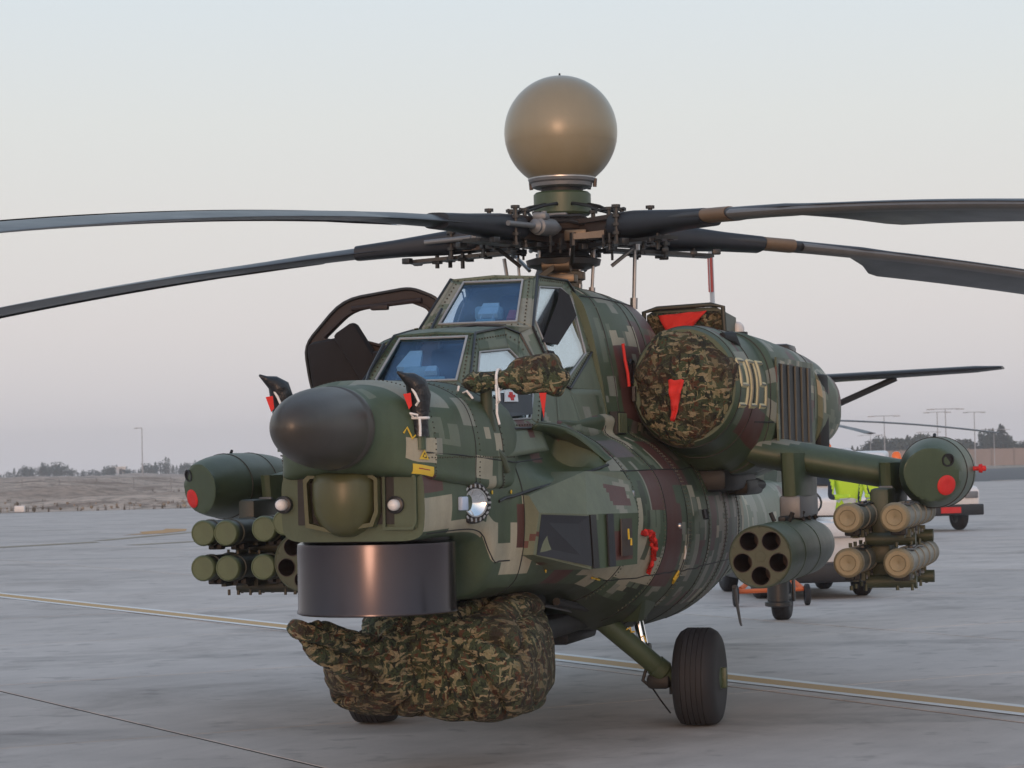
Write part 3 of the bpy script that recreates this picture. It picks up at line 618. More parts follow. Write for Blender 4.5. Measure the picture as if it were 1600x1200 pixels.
# ---- cockpit: faceted armoured frames with panes
def mir(P): return [(x,-y,z) for (x,y,z) in P]
ck=MB()
WFo=[(2.90,-.335,2.192),(2.90,.335,2.192),(2.42,.24,2.533),(2.42,-.24,2.533)]; WFi=[(2.83,-.245,2.243),(2.83,.245,2.243),(2.455,.205,2.508),(2.455,-.205,2.508)]
WRo=[(1.54,-.365,2.605),(1.54,.365,2.605),(1.075,.28,2.955),(1.075,-.28,2.955)]; WRi=[(1.49,-.25,2.645),(1.49,.25,2.645),(1.11,.195,2.93),(1.11,-.195,2.93)]
SFo=[(2.90,.335,2.192),(2.43,.245,2.531),(1.92,.285,2.59),(1.715,.325,2.56),(1.69,.40,2.405),(1.69,.468,2.246),(2.02,.53,1.975),(2.80,.475,1.96),(2.93,.40,2.06)]
def planar(P):
    A=np.array(P); c=A.mean(0); n_=np.linalg.svd(A-c)[2][2]; return [tuple(p-n_*float((p-c)@n_)) for p in A]
SFi=[(2.80,.350,2.19),(2.50,.292,2.416),(1.99,.335,2.453),(1.90,.37,2.398),(1.88,.405,2.30),(1.93,.455,2.17),(2.15,.50,2.03),(2.71,.445,2.015),(2.80,.40,2.09)]
SRo=[(1.555,.368,2.602),(1.09,.285,2.957),(.50,.335,2.965),(.34,.385,2.838),(.42,.48,2.50),(1.22,.515,2.228),(1.46,.485,2.275)]
SRi=[(1.465,.357,2.655),(1.125,.310,2.885),(.655,.335,2.905),(.50,.365,2.845),(.61,.475,2.475),(1.23,.497,2.285),(1.385,.482,2.305)]
SFi=planar(SFi); SRi=planar(SRi); WFi=planar(WFi); WRi=planar(WRi)
def facering(mb,o,i,sub=8):
    k=len(o)
    for a in range(k):
        b_=(a+1)%k; rows=[]
        L=(Vector(o[a])-Vector(o[b_])).length; W_=(Vector(o[a])-Vector(i[a])).length; nu=max(1,int(L/.035)); nv=max(1,int(W_/.035))
        for v in range(nv+1):
            f=v/nv; p=Vector(o[a]).lerp(Vector(i[a]),f); q_=Vector(o[b_]).lerp(Vector(i[b_]),f); rows.append([p.lerp(q_,u/nu) for u in range(nu+1)])
        mb.grid(rows)
def facequad(mb,a,b_,c,d):
    a,b_,c,d=map(Vector,(a,b_,c,d)); nu=max(1,int(max((a-b_).length,(d-c).length)/.035)); nv=max(1,int(max((a-d).length,(b_-c).length)/.035))
    mb.grid([[a.lerp(b_,u/nu).lerp(d.lerp(c,u/nu),v/nv) for u in range(nu+1)] for v in range(nv+1)])
facering(ck,WFo,WFi); facering(ck,WRo,WRi)
for f_ in (lambda P:P,mir):
    facering(ck,f_(SFo),f_(SFi))
    if f_ is not mir: facering(ck,f_(SRo),f_(SRi))
    Q=lambda *p: facequad(ck,*f_(list(p)))
    Q((2.43,.245,2.531),(1.92,.285,2.59),(1.92,0,2.60),(2.42,0,2.545))       # front roof
    Q((1.92,.285,2.59),(1.54,.33,2.60),(1.54,0,2.61),(1.92,0,2.60))
    Q((1.555,.368,2.602),(1.555,.368,2.602),(1.715,.325,2.56),(1.92,.285,2.60))
    Q((1.555,.368,2.602),(1.46,.485,2.275),(1.69,.468,2.246),(1.715,.325,2.56)) # pillar between the cockpits
    Q((1.09,.285,2.957),(.50,.335,2.965),(.50,0,2.985),(1.075,0,2.975))       # rear roof
    Q((.50,.335,2.965),(.34,.385,2.838),(.30,0,2.99),(.50,0,2.985))
    Q((1.46,.485,2.275),(1.22,.515,2.228),(1.22,.60,1.95),(1.69,.56,1.95)); Q((1.46,.485,2.275),(1.69,.56,1.95),(1.95,.535,1.97),(1.69,.468,2.246))
    Q((1.22,.515,2.228),(.42,.545,2.24),(.42,.60,1.93),(1.22,.60,1.93)); Q((1.22,.515,2.228),(.42,.48,2.50),(.42,.535,2.28),(.42,.545,2.24))
    Q((.34,.385,2.838),(.42,.48,2.50),(.42,.545,2.24),(.18,.56,2.24)); Q((.34,.385,2.838),(.34,.385,2.838),(.18,.56,2.24),(.18,.47,2.8))
    Q((2.93,.40,2.06),(2.80,.475,1.96),(2.85,.50,1.86),(3.02,.44,1.98)); Q((2.80,.475,1.96),(2.02,.53,1.975),(2.02,.575,1.84),(2.85,.54,1.80))
    Q((2.90,.335,2.192),(2.93,.40,2.06),(3.02,.44,1.98),(3.05,.33,2.16))
# right-hand rear doorway: the frame without its door
facering(ck,[SRo[0],SRo[1],SRo[2],SRo[3],SRo[4],SRo[5],SRo[6]] and mir(SRo),mir([(1.50,.362,2.63),(1.11,.300,2.915),(.60,.335,2.93),(.42,.375,2.85),(.52,.49,2.40),(1.23,.505,2.25),(1.42,.482,2.285)]))
fr=ck.build('cockpit_frame',M['camo'],heli,smooth=20); 
camo_paint(fr,21,2.6,sz=(.06,.20),pal=[(G1,6),(GRY,4),(BRN,1),(G0,5)],patches=[(2.95,2.3,2.4,2.6,G0,0),(1.7,1.0,2.55,2.8,GRY,1)],base=G1)
so_=fr.modifiers.new('thick','SOLIDIFY'); so_.thickness=.025; so_.offset=-1
def pane(P,m,name='window_pane',par=None,off=.012):
    c=[Vector(p) for p in P]; nrm=(c[1]-c[0]).cross(c[3]-c[0]).normalized(); nrm=-nrm if nrm.dot(sum(c,Vector())/len(c)-Vector((1.6,0,2.2)))<0 else nrm; mb=MB(); mb.prism([p+nrm*off for p in c],nrm*.012); return mb.build(name,m,par or fr,smooth=0)
def grow(P,k=1.03):
    c=sum((Vector(p) for p in P),Vector())/len(P); return [tuple(c+(Vector(p)-c)*k) for p in P]
M['sill']=paint('window_sealing_frame',(.30,.32,.33),.5)
for nm,P in (('front_windscreen',WFi),('rear_windscreen',WRi)):
    w_=pane(grow(P,1.0),M['wsglass'],nm,fr,-.016); nrm=(Vector(P[1])-Vector(P[0])).cross(Vector(P[3])-Vector(P[0])).normalized()
    mb=MB(); mb.ring(grow(P,1.03),grow(P,.975),nrm*.008); mb.build('windscreen_edge',M['sill'],fr)
for P,mr in ((SFi,0),(SFi,1),(SRi,0)):
    Q_=mir(P) if mr else P; pane(grow(Q_,1.01),M['glass'],'window_pane',fr,-.016)
def outer_sheet(P_,nm,mm,off=.008,th=.006):
    c=[Vector(p) for p in P_]; n_=(c[1]-c[0]).cross(c[2]-c[0]).normalized(); n_=n_ if n_.y>0 else -n_; mb=MB(); mb.prism([p+n_*off for p in c],n_*th); return mb.build(nm,M[mm],fr,smooth=0)
outer_sheet([(0.736,0.335,2.896),(0.578,0.359,2.859),(0.58,0.404,2.723),(1.201,0.429,2.503),(1.48,0.400,2.512),(0.88,0.356,2.799)],'dark_view_sheet','pad')  # black sheet outside the glass, standing in for the dim seat seen inside
outer_sheet([(1.45,0.424,2.46),(1.338,0.433,2.457),(1.256,0.477,2.346),(1.38,0.478,2.31)],'dark_view_sheet','pad')
outer_sheet([(2.74,0.412,2.062),(2.529,0.394,2.17),(2.009,0.461,2.169),(2.138,0.498,2.05),(2.70,0.444,2.02)],'side_console','navy')  # dark sheet outside the glass, painting in the dim cockpit behind it
outer_sheet([(2.432,0.403,2.18),(2.242,0.425,2.183),(2.299,0.447,2.118),(2.507,0.422,2.114)],'first_aid_pouch','white',.016)
outer_sheet([(2.415,0.415,2.155),(2.315,0.427,2.157),(2.325,0.431,2.143),(2.425,0.419,2.141)],'red_cross','red',.024,.004)
outer_sheet([(2.385,0.413,2.172),(2.345,0.418,2.173),(2.362,0.433,2.125),(2.402,0.428,2.124)],'red_cross','red',.024,.005)
def ws_item(P,u0,u1,v0,v1,dep,nm,mm,sk=0):
    a,b_,c,d=[Vector(p) for p in P]; n_=(b_-a).cross(d-a).normalized(); n_=n_ if n_.x>0 else -n_
    f=lambda u,v:(a.lerp(b_,u)).lerp(d.lerp(c,u),v)-n_*dep
    mb=MB(); mb.prism([f(u0,v0),f(u1,v0),f(u1-sk,v1),f(u0+sk,v1)],-n_*.03); return mb.build(nm,M[mm],fr,smooth=0)
M['hud']=paint('display_glass_edge',(.55,.75,.85),.3); M['cabin']=paint('cabin_turquoise',(.20,.40,.45),.6)
ws_item(WRi,.40,.68,.36,.62,.045,'head_up_display','hud',.02); ws_item(WRi,.36,.72,.06,.26,.05,'instrument_hood','cabin',.06); ws_item(WRi,.03,.28,.03,.20,.05,'red_interior_cover','cockpitred',.05); ws_item(WRi,.82,.95,.25,.45,.05,'red_interior_cover','cockpitred',.02)
ws_item(WRi,.45,.46,.0,.36,.05,'display_strut','hud'); ws_item(WRi,.62,.63,.0,.36,.05,'display_strut','hud')
ws_item(WFi,.08,.40,.55,.92,.06,'canopy_lining','hud',.07); ws_item(WFi,.50,.66,.40,.52,.05,'sight_eyepiece','hud',.02); ws_item(WFi,.30,.86,.05,.30,.06,'instrument_hood','cabin',.08)
# fastener rows round the frames
fs_=MB()
for f_ in (lambda P:P,mir):
    for P_,Q_ in ((SRo,SRi),(SFo,SFi)):
        o_=f_(list(P_)); i_=f_(list(Q_)); k_=len(o_)
        for a in range(k_):
            A1=Vector(o_[a]).lerp(Vector(i_[a]),.35); B1=Vector(o_[(a+1)%k_]).lerp(Vector(i_[(a+1)%k_]),.35); m_=max(1,int((B1-A1).length/.045))
            for t in range(m_): fs_.box(A1.lerp(B1,t/m_)+Vector((0,.003 if f_ is not mir else -.003,0)),(.009,.006,.009))
for P_,Q_ in ((WFo,WFi),(WRo,WRi)):
    for a in range(4):
        A1=Vector(P_[a]).lerp(Vector(Q_[a]),.5); B1=Vector(P_[(a+1)%4]).lerp(Vector(Q_[(a+1)%4]),.5); m_=max(1,int((B1-A1).length/.04))
        for t in range(m_): fs_.box(A1.lerp(B1,t/m_)+Vector((.003,0,.003)),(.008,.008,.008))
tag(fs_.build('frame_fastener',M['dark2'],fr,smooth=0),kind='stuff')
# rubber seals and door outlines
def loop(P,r,m,name,par): mb=MB(); P=[Vector(p) for p in P]; mb.tube(P+[P[0]],r,6); return mb.build(name,m,par)
for f_ in (lambda P:P,mir):
    loop(f_([(x,y+.004,z) for x,y,z in SRo]),.009,M['black'],'door_seal',fr); loop(f_([(x,y+.004,z) for x,y,z in SFo]),.008,M['black'],'door_seal',fr)
    loop(f_([(x,y+.002,z) for x,y,z in SFi]),.006,M['sill'],'pane_edge',fr); loop(f_([(x,y+.002,z) for x,y,z in SRi]),.006,M['sill'],'pane_edge',fr)
mb=MB(); mb.prism([(2.80,.362,2.215),(2.80,.370,2.19),(1.93,.432,2.24),(1.93,.424,2.265)],(0,.018,0)); mb.build('window_crossbar',M['green_lt'],fr,smooth=0)
mb=MB(); mb.box((1.10,.405,2.62),(.035,.03,.66),Matrix.Rotation(R(-16),3,'Y')@Matrix.Rotation(R(-0),3,'X')); mb.box((.93,.42,2.55),(.6,.03,.03),Matrix.Rotation(R(-22),3,'Y')) 
# interior: seats, headrests, panels
for sx,zb in ((2.05,2.0),(.72,2.30)):
    mb=MB(); mb.box((sx-.12,0,zb+.22),(.10,.36,.50),Matrix.Rotation(R(-12),3,'Y'),.03); mb.box((sx+.1,0,zb-.03),(.4,.36,.1),None,.03); mb.box((sx-.17,0,zb+.50),(.09,.22,.16),None,.03); mb.build('crew_seat',M['seat'],fr)
mb=MB(); mb.box((2.62,0,2.16),(.16,.5,.16),Matrix.Rotation(R(30),3,'Y'),.03); mb.box((1.34,0,2.56),(.14,.46,.14),Matrix.Rotation(R(30),3,'Y'),.03); mb.build('instrument_panel',M['interior'],fr)
mb=MB(); mb.box((1.22,0,2.72),(.10,.17,.09),None,.02); mb.cyl((1.22,-.06,2.6),(1.22,-.06,2.7),.008); mb.cyl((1.22,.06,2.6),(1.22,.06,2.7),.008); mb.box((2.55,-.05,2.30),(.1,.2,.08),None,.02); mb.build('head_up_display',M['helmet'],fr)
mb=MB(); mb.box((1.0,-.30,2.60),(.5,.05,.10),None,.02); mb.box((1.22,.2,2.70),(.05,.05,.08),None,.02); mb.build('red_interior_cover',M['cockpitred'],fr)
mb=MB(); mb.box((2.35,.36,2.02),(.5,.06,.12),None,.02); mb.build('side_console',M['black'],fr)
# wipers
for P_,r_ in (([(2.94,-.1,2.19),(2.97,-.27,2.21),(2.92,-.28,2.20),(2.78,-.29,2.31),(2.56,-.27,2.48)],.009),([(1.55,.2,2.62),(1.57,0,2.63),(1.62,-.25,2.60),(1.56,-.28,2.62),(1.4,-.26,2.75)],.009)): mb=MB(); mb.tube(P_,r_,6); mb.build('windscreen_wiper',M['black'],fr)
mb=MB(); mb.box((3.0,-.32,2.20),(.1,.07,.07),None,.01); mb.build('wiper_motor',M['black'],fr)
# open right-hand door, hinged at its rear edge and swung forward-outward
def rnd_poly(P,k=4):
    P=[Vector(p) for p in P]; out=[]; n_=len(P)
    for i in range(n_):
        a,b_,c=P[i-1],P[i],P[(i+1)%n_]; e=min((a-b_).length,(c-b_).length)*.32; p=b_+(a-b_).normalized()*e; q=b_+(c-b_).normalized()*e
        out+=[p.lerp(b_,t/k).lerp(b_.lerp(q,t/k),t/k) for t in range(k+1)]
    return out
dO=rnd_poly([(.95,-.40,2.84),(.95,-.60,2.925),(.95,-1.07,2.862),(.95,-1.34,2.57),(.95,-1.30,2.30),(.95,-1.20,2.05),(.95,-.62,2.05),(.95,-.42,2.30)])
dI=rnd_poly([(.95,-.46,2.78),(.95,-.62,2.845),(.95,-1.02,2.785),(.95,-1.215,2.61),(.95,-1.14,2.595),(.95,-.98,2.60),(.95,-.62,2.50),(.95,-.48,2.58)])
dr_=MB(); dr_.ring(dO,dI,(-.07,0,0)); dd=dr_.build('crew_door',M['plum'],heli,smooth=25)
loop([(.955,y,z) for _,y,z in dO],.012,M['black'],'door_seal',dd); loop([(.965,y,z) for _,y,z in dI],.011,M['plum'],'window_edge',dd)
mb=MB(); mb.box((1.00,-1.10,2.40),(.12,.36,.42),Matrix.Rotation(R(8),3,'X'),.05); mb.box((1.03,-.93,2.50),(.12,.17,.40),Matrix.Rotation(R(32),3,'X'),.03); mb.box((1.03,-.75,2.34),(.10,.3,.35),None,.04); mb.build('door_padding',M['pad'],dd)
mb=MB(); mb.cyl((.98,-.52,2.84),(.98,-1.0,2.80),.016,n=8); mb.box((1.0,-.80,2.80),(.05,.12,.035),None,.01); mb.build('door_latch',M['plum'],dd)
mb=MB(); mb.prism([(.945,y,z) for _,y,z in dI],(-.01,0,0)); mb.build('window_pane',M['clear'],dd,smooth=0)
# ---- spine cowling behind the cockpit
sp=[(.46,[(0,1.98),(.3,1.98),(.56,2.0),(.565,2.2),(.53,2.42),(.475,2.68),(.40,2.86),(.24,2.955),(0,2.985)]),
(-.1,[(0,1.98),(.3,1.98),(.62,2.0),(.63,2.2),(.60,2.45),(.54,2.70),(.44,2.87),(.25,2.965),(0,2.99)]),
(-.9,[(0,1.98),(.3,1.98),(.66,2.0),(.67,2.2),(.65,2.45),(.585,2.70),(.46,2.87),(.25,2.955),(0,2.98)]),
(-1.5,[(0,1.98),(.3,1.98),(.66,2.0),(.67,2.2),(.63,2.42),(.55,2.62),(.42,2.77),(.22,2.84),(0,2.86)]),
(-2.4,[(0,1.98),(.3,1.98),(.6,2.0),(.6,2.15),(.56,2.3),(.48,2.45),(.35,2.55),(.2,2.6),(0,2.62)]),
(-3.6,[(0,1.5),(.2,1.5),(.3,1.55),(.33,1.7),(.3,1.85),(.25,1.95),(.2,2.0),(.1,2.05),(0,2.06)])]
mb,rows=loft(sp,.032,40); spo=mb.build('spine_cowling',M['camo'],heli,smooth=40)
camo_paint(spo,33,2.4,sz=(.05,.18),ring=80,patches=[(.10,-.45,2.02,2.55,BRN,1),(-.25,-.33,2.2,2.5,GRY,1),(.1,-.3,2.84,2.94,GRY,1),(-.7,-1.2,2.7,2.9,BRN,1)])
seam=MB()
for sd in (1,-1):
    for x in (.2,-.42,-.62): seam.tube([hpt(x,2+6*k/24,.0,sp,sd) for k in range(25)],.005,5)
    seam.tube([hpt(.4-.08*k,6.05,.0,sp,sd) for k in range(26)],.006,5); 
seam.build('panel_seam',M['dark'],spo)
mb=MB(); mb.box((.28,.612,2.02),(.26,.05,.15)); vn=mb.build('side_vent',M['dark'],spo,smooth=0)
mb=MB(); [mb.box((.18+.05*k,.64,2.02),(.012,.02,.13)) for k in range(5)]; mb.build('vent_slat',M['green'],vn,smooth=0)
mb=MB(); mb.tube([(.02,.60,2.56),(.01,.61,2.45),(.0,.625,2.36),(-.01,.63,2.27)],.011,6); mb.build('red_pin_ribbon',M['redcloth'],spo)
# rounded drain / access marks in black on the brown patch
mb=MB(); mb.tube([(-.02,.635,2.42),(-.06,.633,2.45),(-.12,.637,2.44),(-.14,.64,2.38),(-.1,.645,2.33),(-.05,.645,2.30)],.012,6); mb.box((-.06,.66,2.22),(.1,.02,.1)); mb.build('access_latch',M['black'],spo)
# ---- sponson details: forward shelf, armoured facet box, dark edge line
rim=[(2.25,.56,2.0),(2.0,.615,1.985),(1.82,.68,1.945),(1.70,.745,1.88),(1.64,.80,1.82),(1.62,.85,1.775)]
mb=MB(); P_=[Vector(catmull(rim,k/4)) for k in range(21)]
mb.grid([[p+Vector((.0,.012,0)) for p in P_],[p+Vector((.03,-.006,-.01)) for p in P_],[p+Vector((-.05,-.05,-.03)) for p in P_],[p+Vector((-.25,-.10,-.06)) for p in P_]]); sh=mb.build('step_fairing',M['green'],heli,smooth=60); so_=sh.modifiers.new('thick','SOLIDIFY'); so_.thickness=.012
mb=MB(); mb.tube([p+Vector((0,.006,.004)) for p in P_],.008,8); mb.build('step_rim',M['green_lt'],sh)
mb=MB(); mb.tube([hz(2.95-.11*k,1.545+.0155*k,.004) for k in range(13)],.009,8); mb.build('step_edge',M['black'],sh)
mb=MB(); mb.tube([Vector((3.02,.50,1.87)),Vector((2.93,.53,1.80)),Vector((2.86,.545,1.72))],[.016,.026,.018],10); mb.build('flange_rim',M['green_lt'],sh)
fb=MB() # facet box on the sponson front
q=[(2.62,.60,1.58),(2.05,.80,1.71),(1.62,.93,1.70),(1.55,.96,1.64),(1.60,1.02,1.45),(2.28,.86,1.46),(2.62,.66,1.48),(2.62,.62,1.24),(2.30,.88,1.14),(1.62,1.01,1.14)]
fb.add(q+[(x,y-.3,z) for x,y,z in q],[(0,1,5,6),(1,2,3,4,5),(6,5,8,7),(5,4,9,8),(0,6,7,17,16,10),(0,10,11,1),(1,11,12,2),(2,12,13,3),(3,13,14,4),(4,14,19,9),(7,8,18,17),(8,9,19,18)])
fb=MB()
for a_ in ((0,1,5,6),(1,2,3,3),(1,3,4,5),(6,5,8,7),(5,4,9,8)): facequad(fb,*[q[k] for k in a_])
inn=[(x,y-.3,z) for x,y,z in q]
facequad(fb,q[7],q[8],inn[8],inn[7]); facequad(fb,q[8],q[9],inn[9],inn[8]); facequad(fb,q[0],q[1],inn[1],inn[0]); facequad(fb,q[1],q[2],inn[2],inn[1]); facequad(fb,q[0],q[6],inn[6],inn[0]); facequad(fb,q[6],q[7],inn[7],inn[6])
fbo=fb.build('armour_box',M['camo'],heli,smooth=0); camo_paint(fbo,9,2.2,sz=(.04,.15),base=G1,patches=[(2.2,1.6,1.14,1.44,G0,0),(2.0,1.7,1.18,1.36,BRN,0),(1.9,1.66,1.5,1.62,BRN,0)])
for P_,mm,nm in (([(2.60,.664,1.47),(2.29,.868,1.45),(2.31,.886,1.16),(2.60,.63,1.24)],'navy','dark_facet'),([(2.27,.872,1.455),(2.20,.889,1.455),(2.22,.909,1.145),(2.29,.892,1.145)],'black','dark_facet'),([(2.05,.924,1.455),(1.97,.941,1.455),(1.99,.955,1.145),(2.07,.936,1.145)],'navy','dark_facet')):
    n_=(Vector(P_[1])-Vector(P_[0])).cross(Vector(P_[3])-Vector(P_[0])).normalized(); n_=n_ if n_.y>0 else -n_
    mb=MB(); mb.prism([Vector(p)-n_*.002 for p in P_],n_*.010); mb.build(nm,M[mm],fbo,smooth=0)
mb=MB(); mb.prism([(1.86,.965,1.42),(1.70,.995,1.42),(1.74,1.005,1.20),(1.90,.975,1.20)],(0,.006,0)); mb.build('brown_paint_patch',M['brownmetal'],fbo,smooth=0)
# small yellow stencil marks
def stencil(pts,m=M['yellow'],par=hu,r=.006,nm='stencil_mark'):
    mb=MB(); mb.tube(pts,r,5); return mb.build(nm,m,par)
def hz(x,z,off=.006,st=hull): return hpt(x,zt(x,z,st),off,st)
for x,z in ((3.05,1.60),(2.75,1.60),(2.3,1.13)): mb=MB(); mb.lathe(hz(x,z,.004),(0,1,0),[(0,.012),(.004,.012)],10); mb.build('stencil_dot',M['yellow'],hu)
stencil([Vector((1.85,1.01,1.36)),Vector((1.84,1.01,1.30)),Vector((1.80,1.015,1.30)),Vector((1.80,1.015,1.26))],par=fbo)
for dx in (0,.09): stencil([hz(1.62-dx,1.0),hz(1.58-dx,.95),hz(1.63-dx,.90),hz(1.57-dx,.88)],r=.007)
stencil([hz(.10,1.02),hz(.06,.99),hz(.08,.94),hz(.12,.97),hz(.10,1.02)],r=.009); stencil([hz(.10,1.18),hz(.07,1.14),hz(.06,1.10)],m=M['white'],r=.006)
# laser warning triangle and label on the beak (flat print)
def decal(poly,m,nm,par,off,f=bz,nsub=4):
    mb=MB(); (xa,za),(xb,zb),(xc,zc),(xd,zd)=poly; rows=[]
    for v in range(nsub+1):
        g_=v/nsub; rows.append([f((xa+(xb-xa)*u/nsub)*(1-g_)+(xd+(xc-xd)*u/nsub)*g_,(za+(zb-za)*u/nsub)*(1-g_)+(zd+(zc-zd)*u/nsub)*g_,off) for u in range(nsub+1)])
    mb.grid(rows); o=mb.build(nm,m,par,smooth=60); return o
decal([(4.03,1.725),(3.885,1.705),(3.885,1.755),(4.03,1.775)],M['yellow'],'warning_label',bk,.004)
decal([(4.0,1.746),(3.92,1.735),(3.92,1.741),(4.0,1.752)],M['redmark'],'label_print',bk,.0055)
tri=[(3.995,1.795),(3.925,1.788),(3.962,1.845)]
decal([tri[0],tri[1],tri[2],tri[2]],M['yellow'],'warning_triangle',bk,.005); decal([(3.978,1.803),(3.943,1.800),(3.962,1.830),(3.962,1.830)],M['black'],'warning_symbol',bk,.0062)
decal([(3.97,1.806),(3.953,1.805),(3.955,1.815),(3.968,1.816)],M['yellow'],'warning_symbol',bk,.0072)
stencil([bz(4.07,1.93,.003),bz(4.05,1.96,.003),bz(4.03,1.90,.003),bz(3.995,1.93,.003)],par=bk,r=.006)
# landing light with toothed ring, both sides
def landing_light(sd):
    c=hz(3.36,1.55,-.01 if sd>0 else .03); c.y*=sd; d=Vector((.62,.78*sd,0)).normalized()
    mb=MB(); mb.lathe(c-d*.02,d,[(0,.115),(.05,.113),(.056,.108),(.056,.078),(.02,.07)],40); l_=mb.build('landing_light',M['black'],heli)
    mb=MB(); mb.lathe(c+d*.035,d,[(.012,.074),(-.005,.055),(-.02,.03),(-.026,0)],40,cap=False); mb.build('reflector',M['chrome'],l_,smooth=50)
    u=Vector((0,0,1)).cross(d); mb=MB()
    for k in range(20):
        a=2*PI*k/20; p=c+d*.042+(u*math.cos(a)+Vector((0,0,1))*math.sin(a))*.094
        mb.box(p,(.010,.011,.020),Matrix((d,u,(0,0,1))).transposed()@Matrix.Rotation(-a+PI/2,3,'X'))
    mb.lathe(c+d*.036,d,[(0,.078),(.012,.078),(.012,.070),(0,.070)],40,cap=False); mb.build('toothed_ring',M['steel'],l_)
    p=c+Vector((.17,0,0)); p=hz(3.52,1.55,.012); p.y*=sd; mb=MB(); mb.box(p,(.075,.03,.075),Matrix.Rotation(R(-12*sd),3,'Z'),.008); mb.build('pale_lens',M['sensorblue'],l_)
M['sensorblue']=paint('pale_blue_lens',(.42,.52,.68),.25,amt=.1)
landing_light(1); landing_light(-1)
# ---- engine nacelles, both sides
def superring(cy,cz,ry,rz,e,zbot=None,n=64):
    out=[]
    for k in range(n):
        a=2*PI*k/n; c,s_=math.cos(a),math.sin(a); y=math.copysign(abs(c)**(2/e),c)*ry; z=math.copysign(abs(s_)**(2/e),s_)
        z=z*rz if z>0 or zbot is None else z*(cz-zbot); out.append((cy+y,cz+z))
    return out
NS=[(-.06,1.0,2.265,.35,.385,2,1.88),(-.12,1.0,2.265,.37,.405,2,1.85),(-.45,1.0,2.265,.40,.425,2,1.80),(-.7,1.0,2.26,.415,.43,2.1,1.70),(-.93,1.0,2.25,.425,.43,2.3,1.66),(-.99,1.02,2.24,.455,.44,2.8,1.65),(-1.6,1.03,2.23,.465,.435,3,1.65),(-2.5,1.07,2.20,.47,.43,3,1.68),(-2.9,1.09,2.19,.46,.42,3,1.70),(-3.3,1.12,2.18,.44,.41,2.7,1.72),(-3.45,1.13,2.17,.40,.37,2.5,1.78)]
def nac_at(x):
    for i in range(len(NS)-1):
        if NS[i][0]>=x>=NS[i+1][0]:
            f=(NS[i][0]-x)/(NS[i][0]-NS[i+1][0]); return [NS[i][k]*(1-f)+NS[i+1][k]*f for k in range(7)]
    return NS[-1]
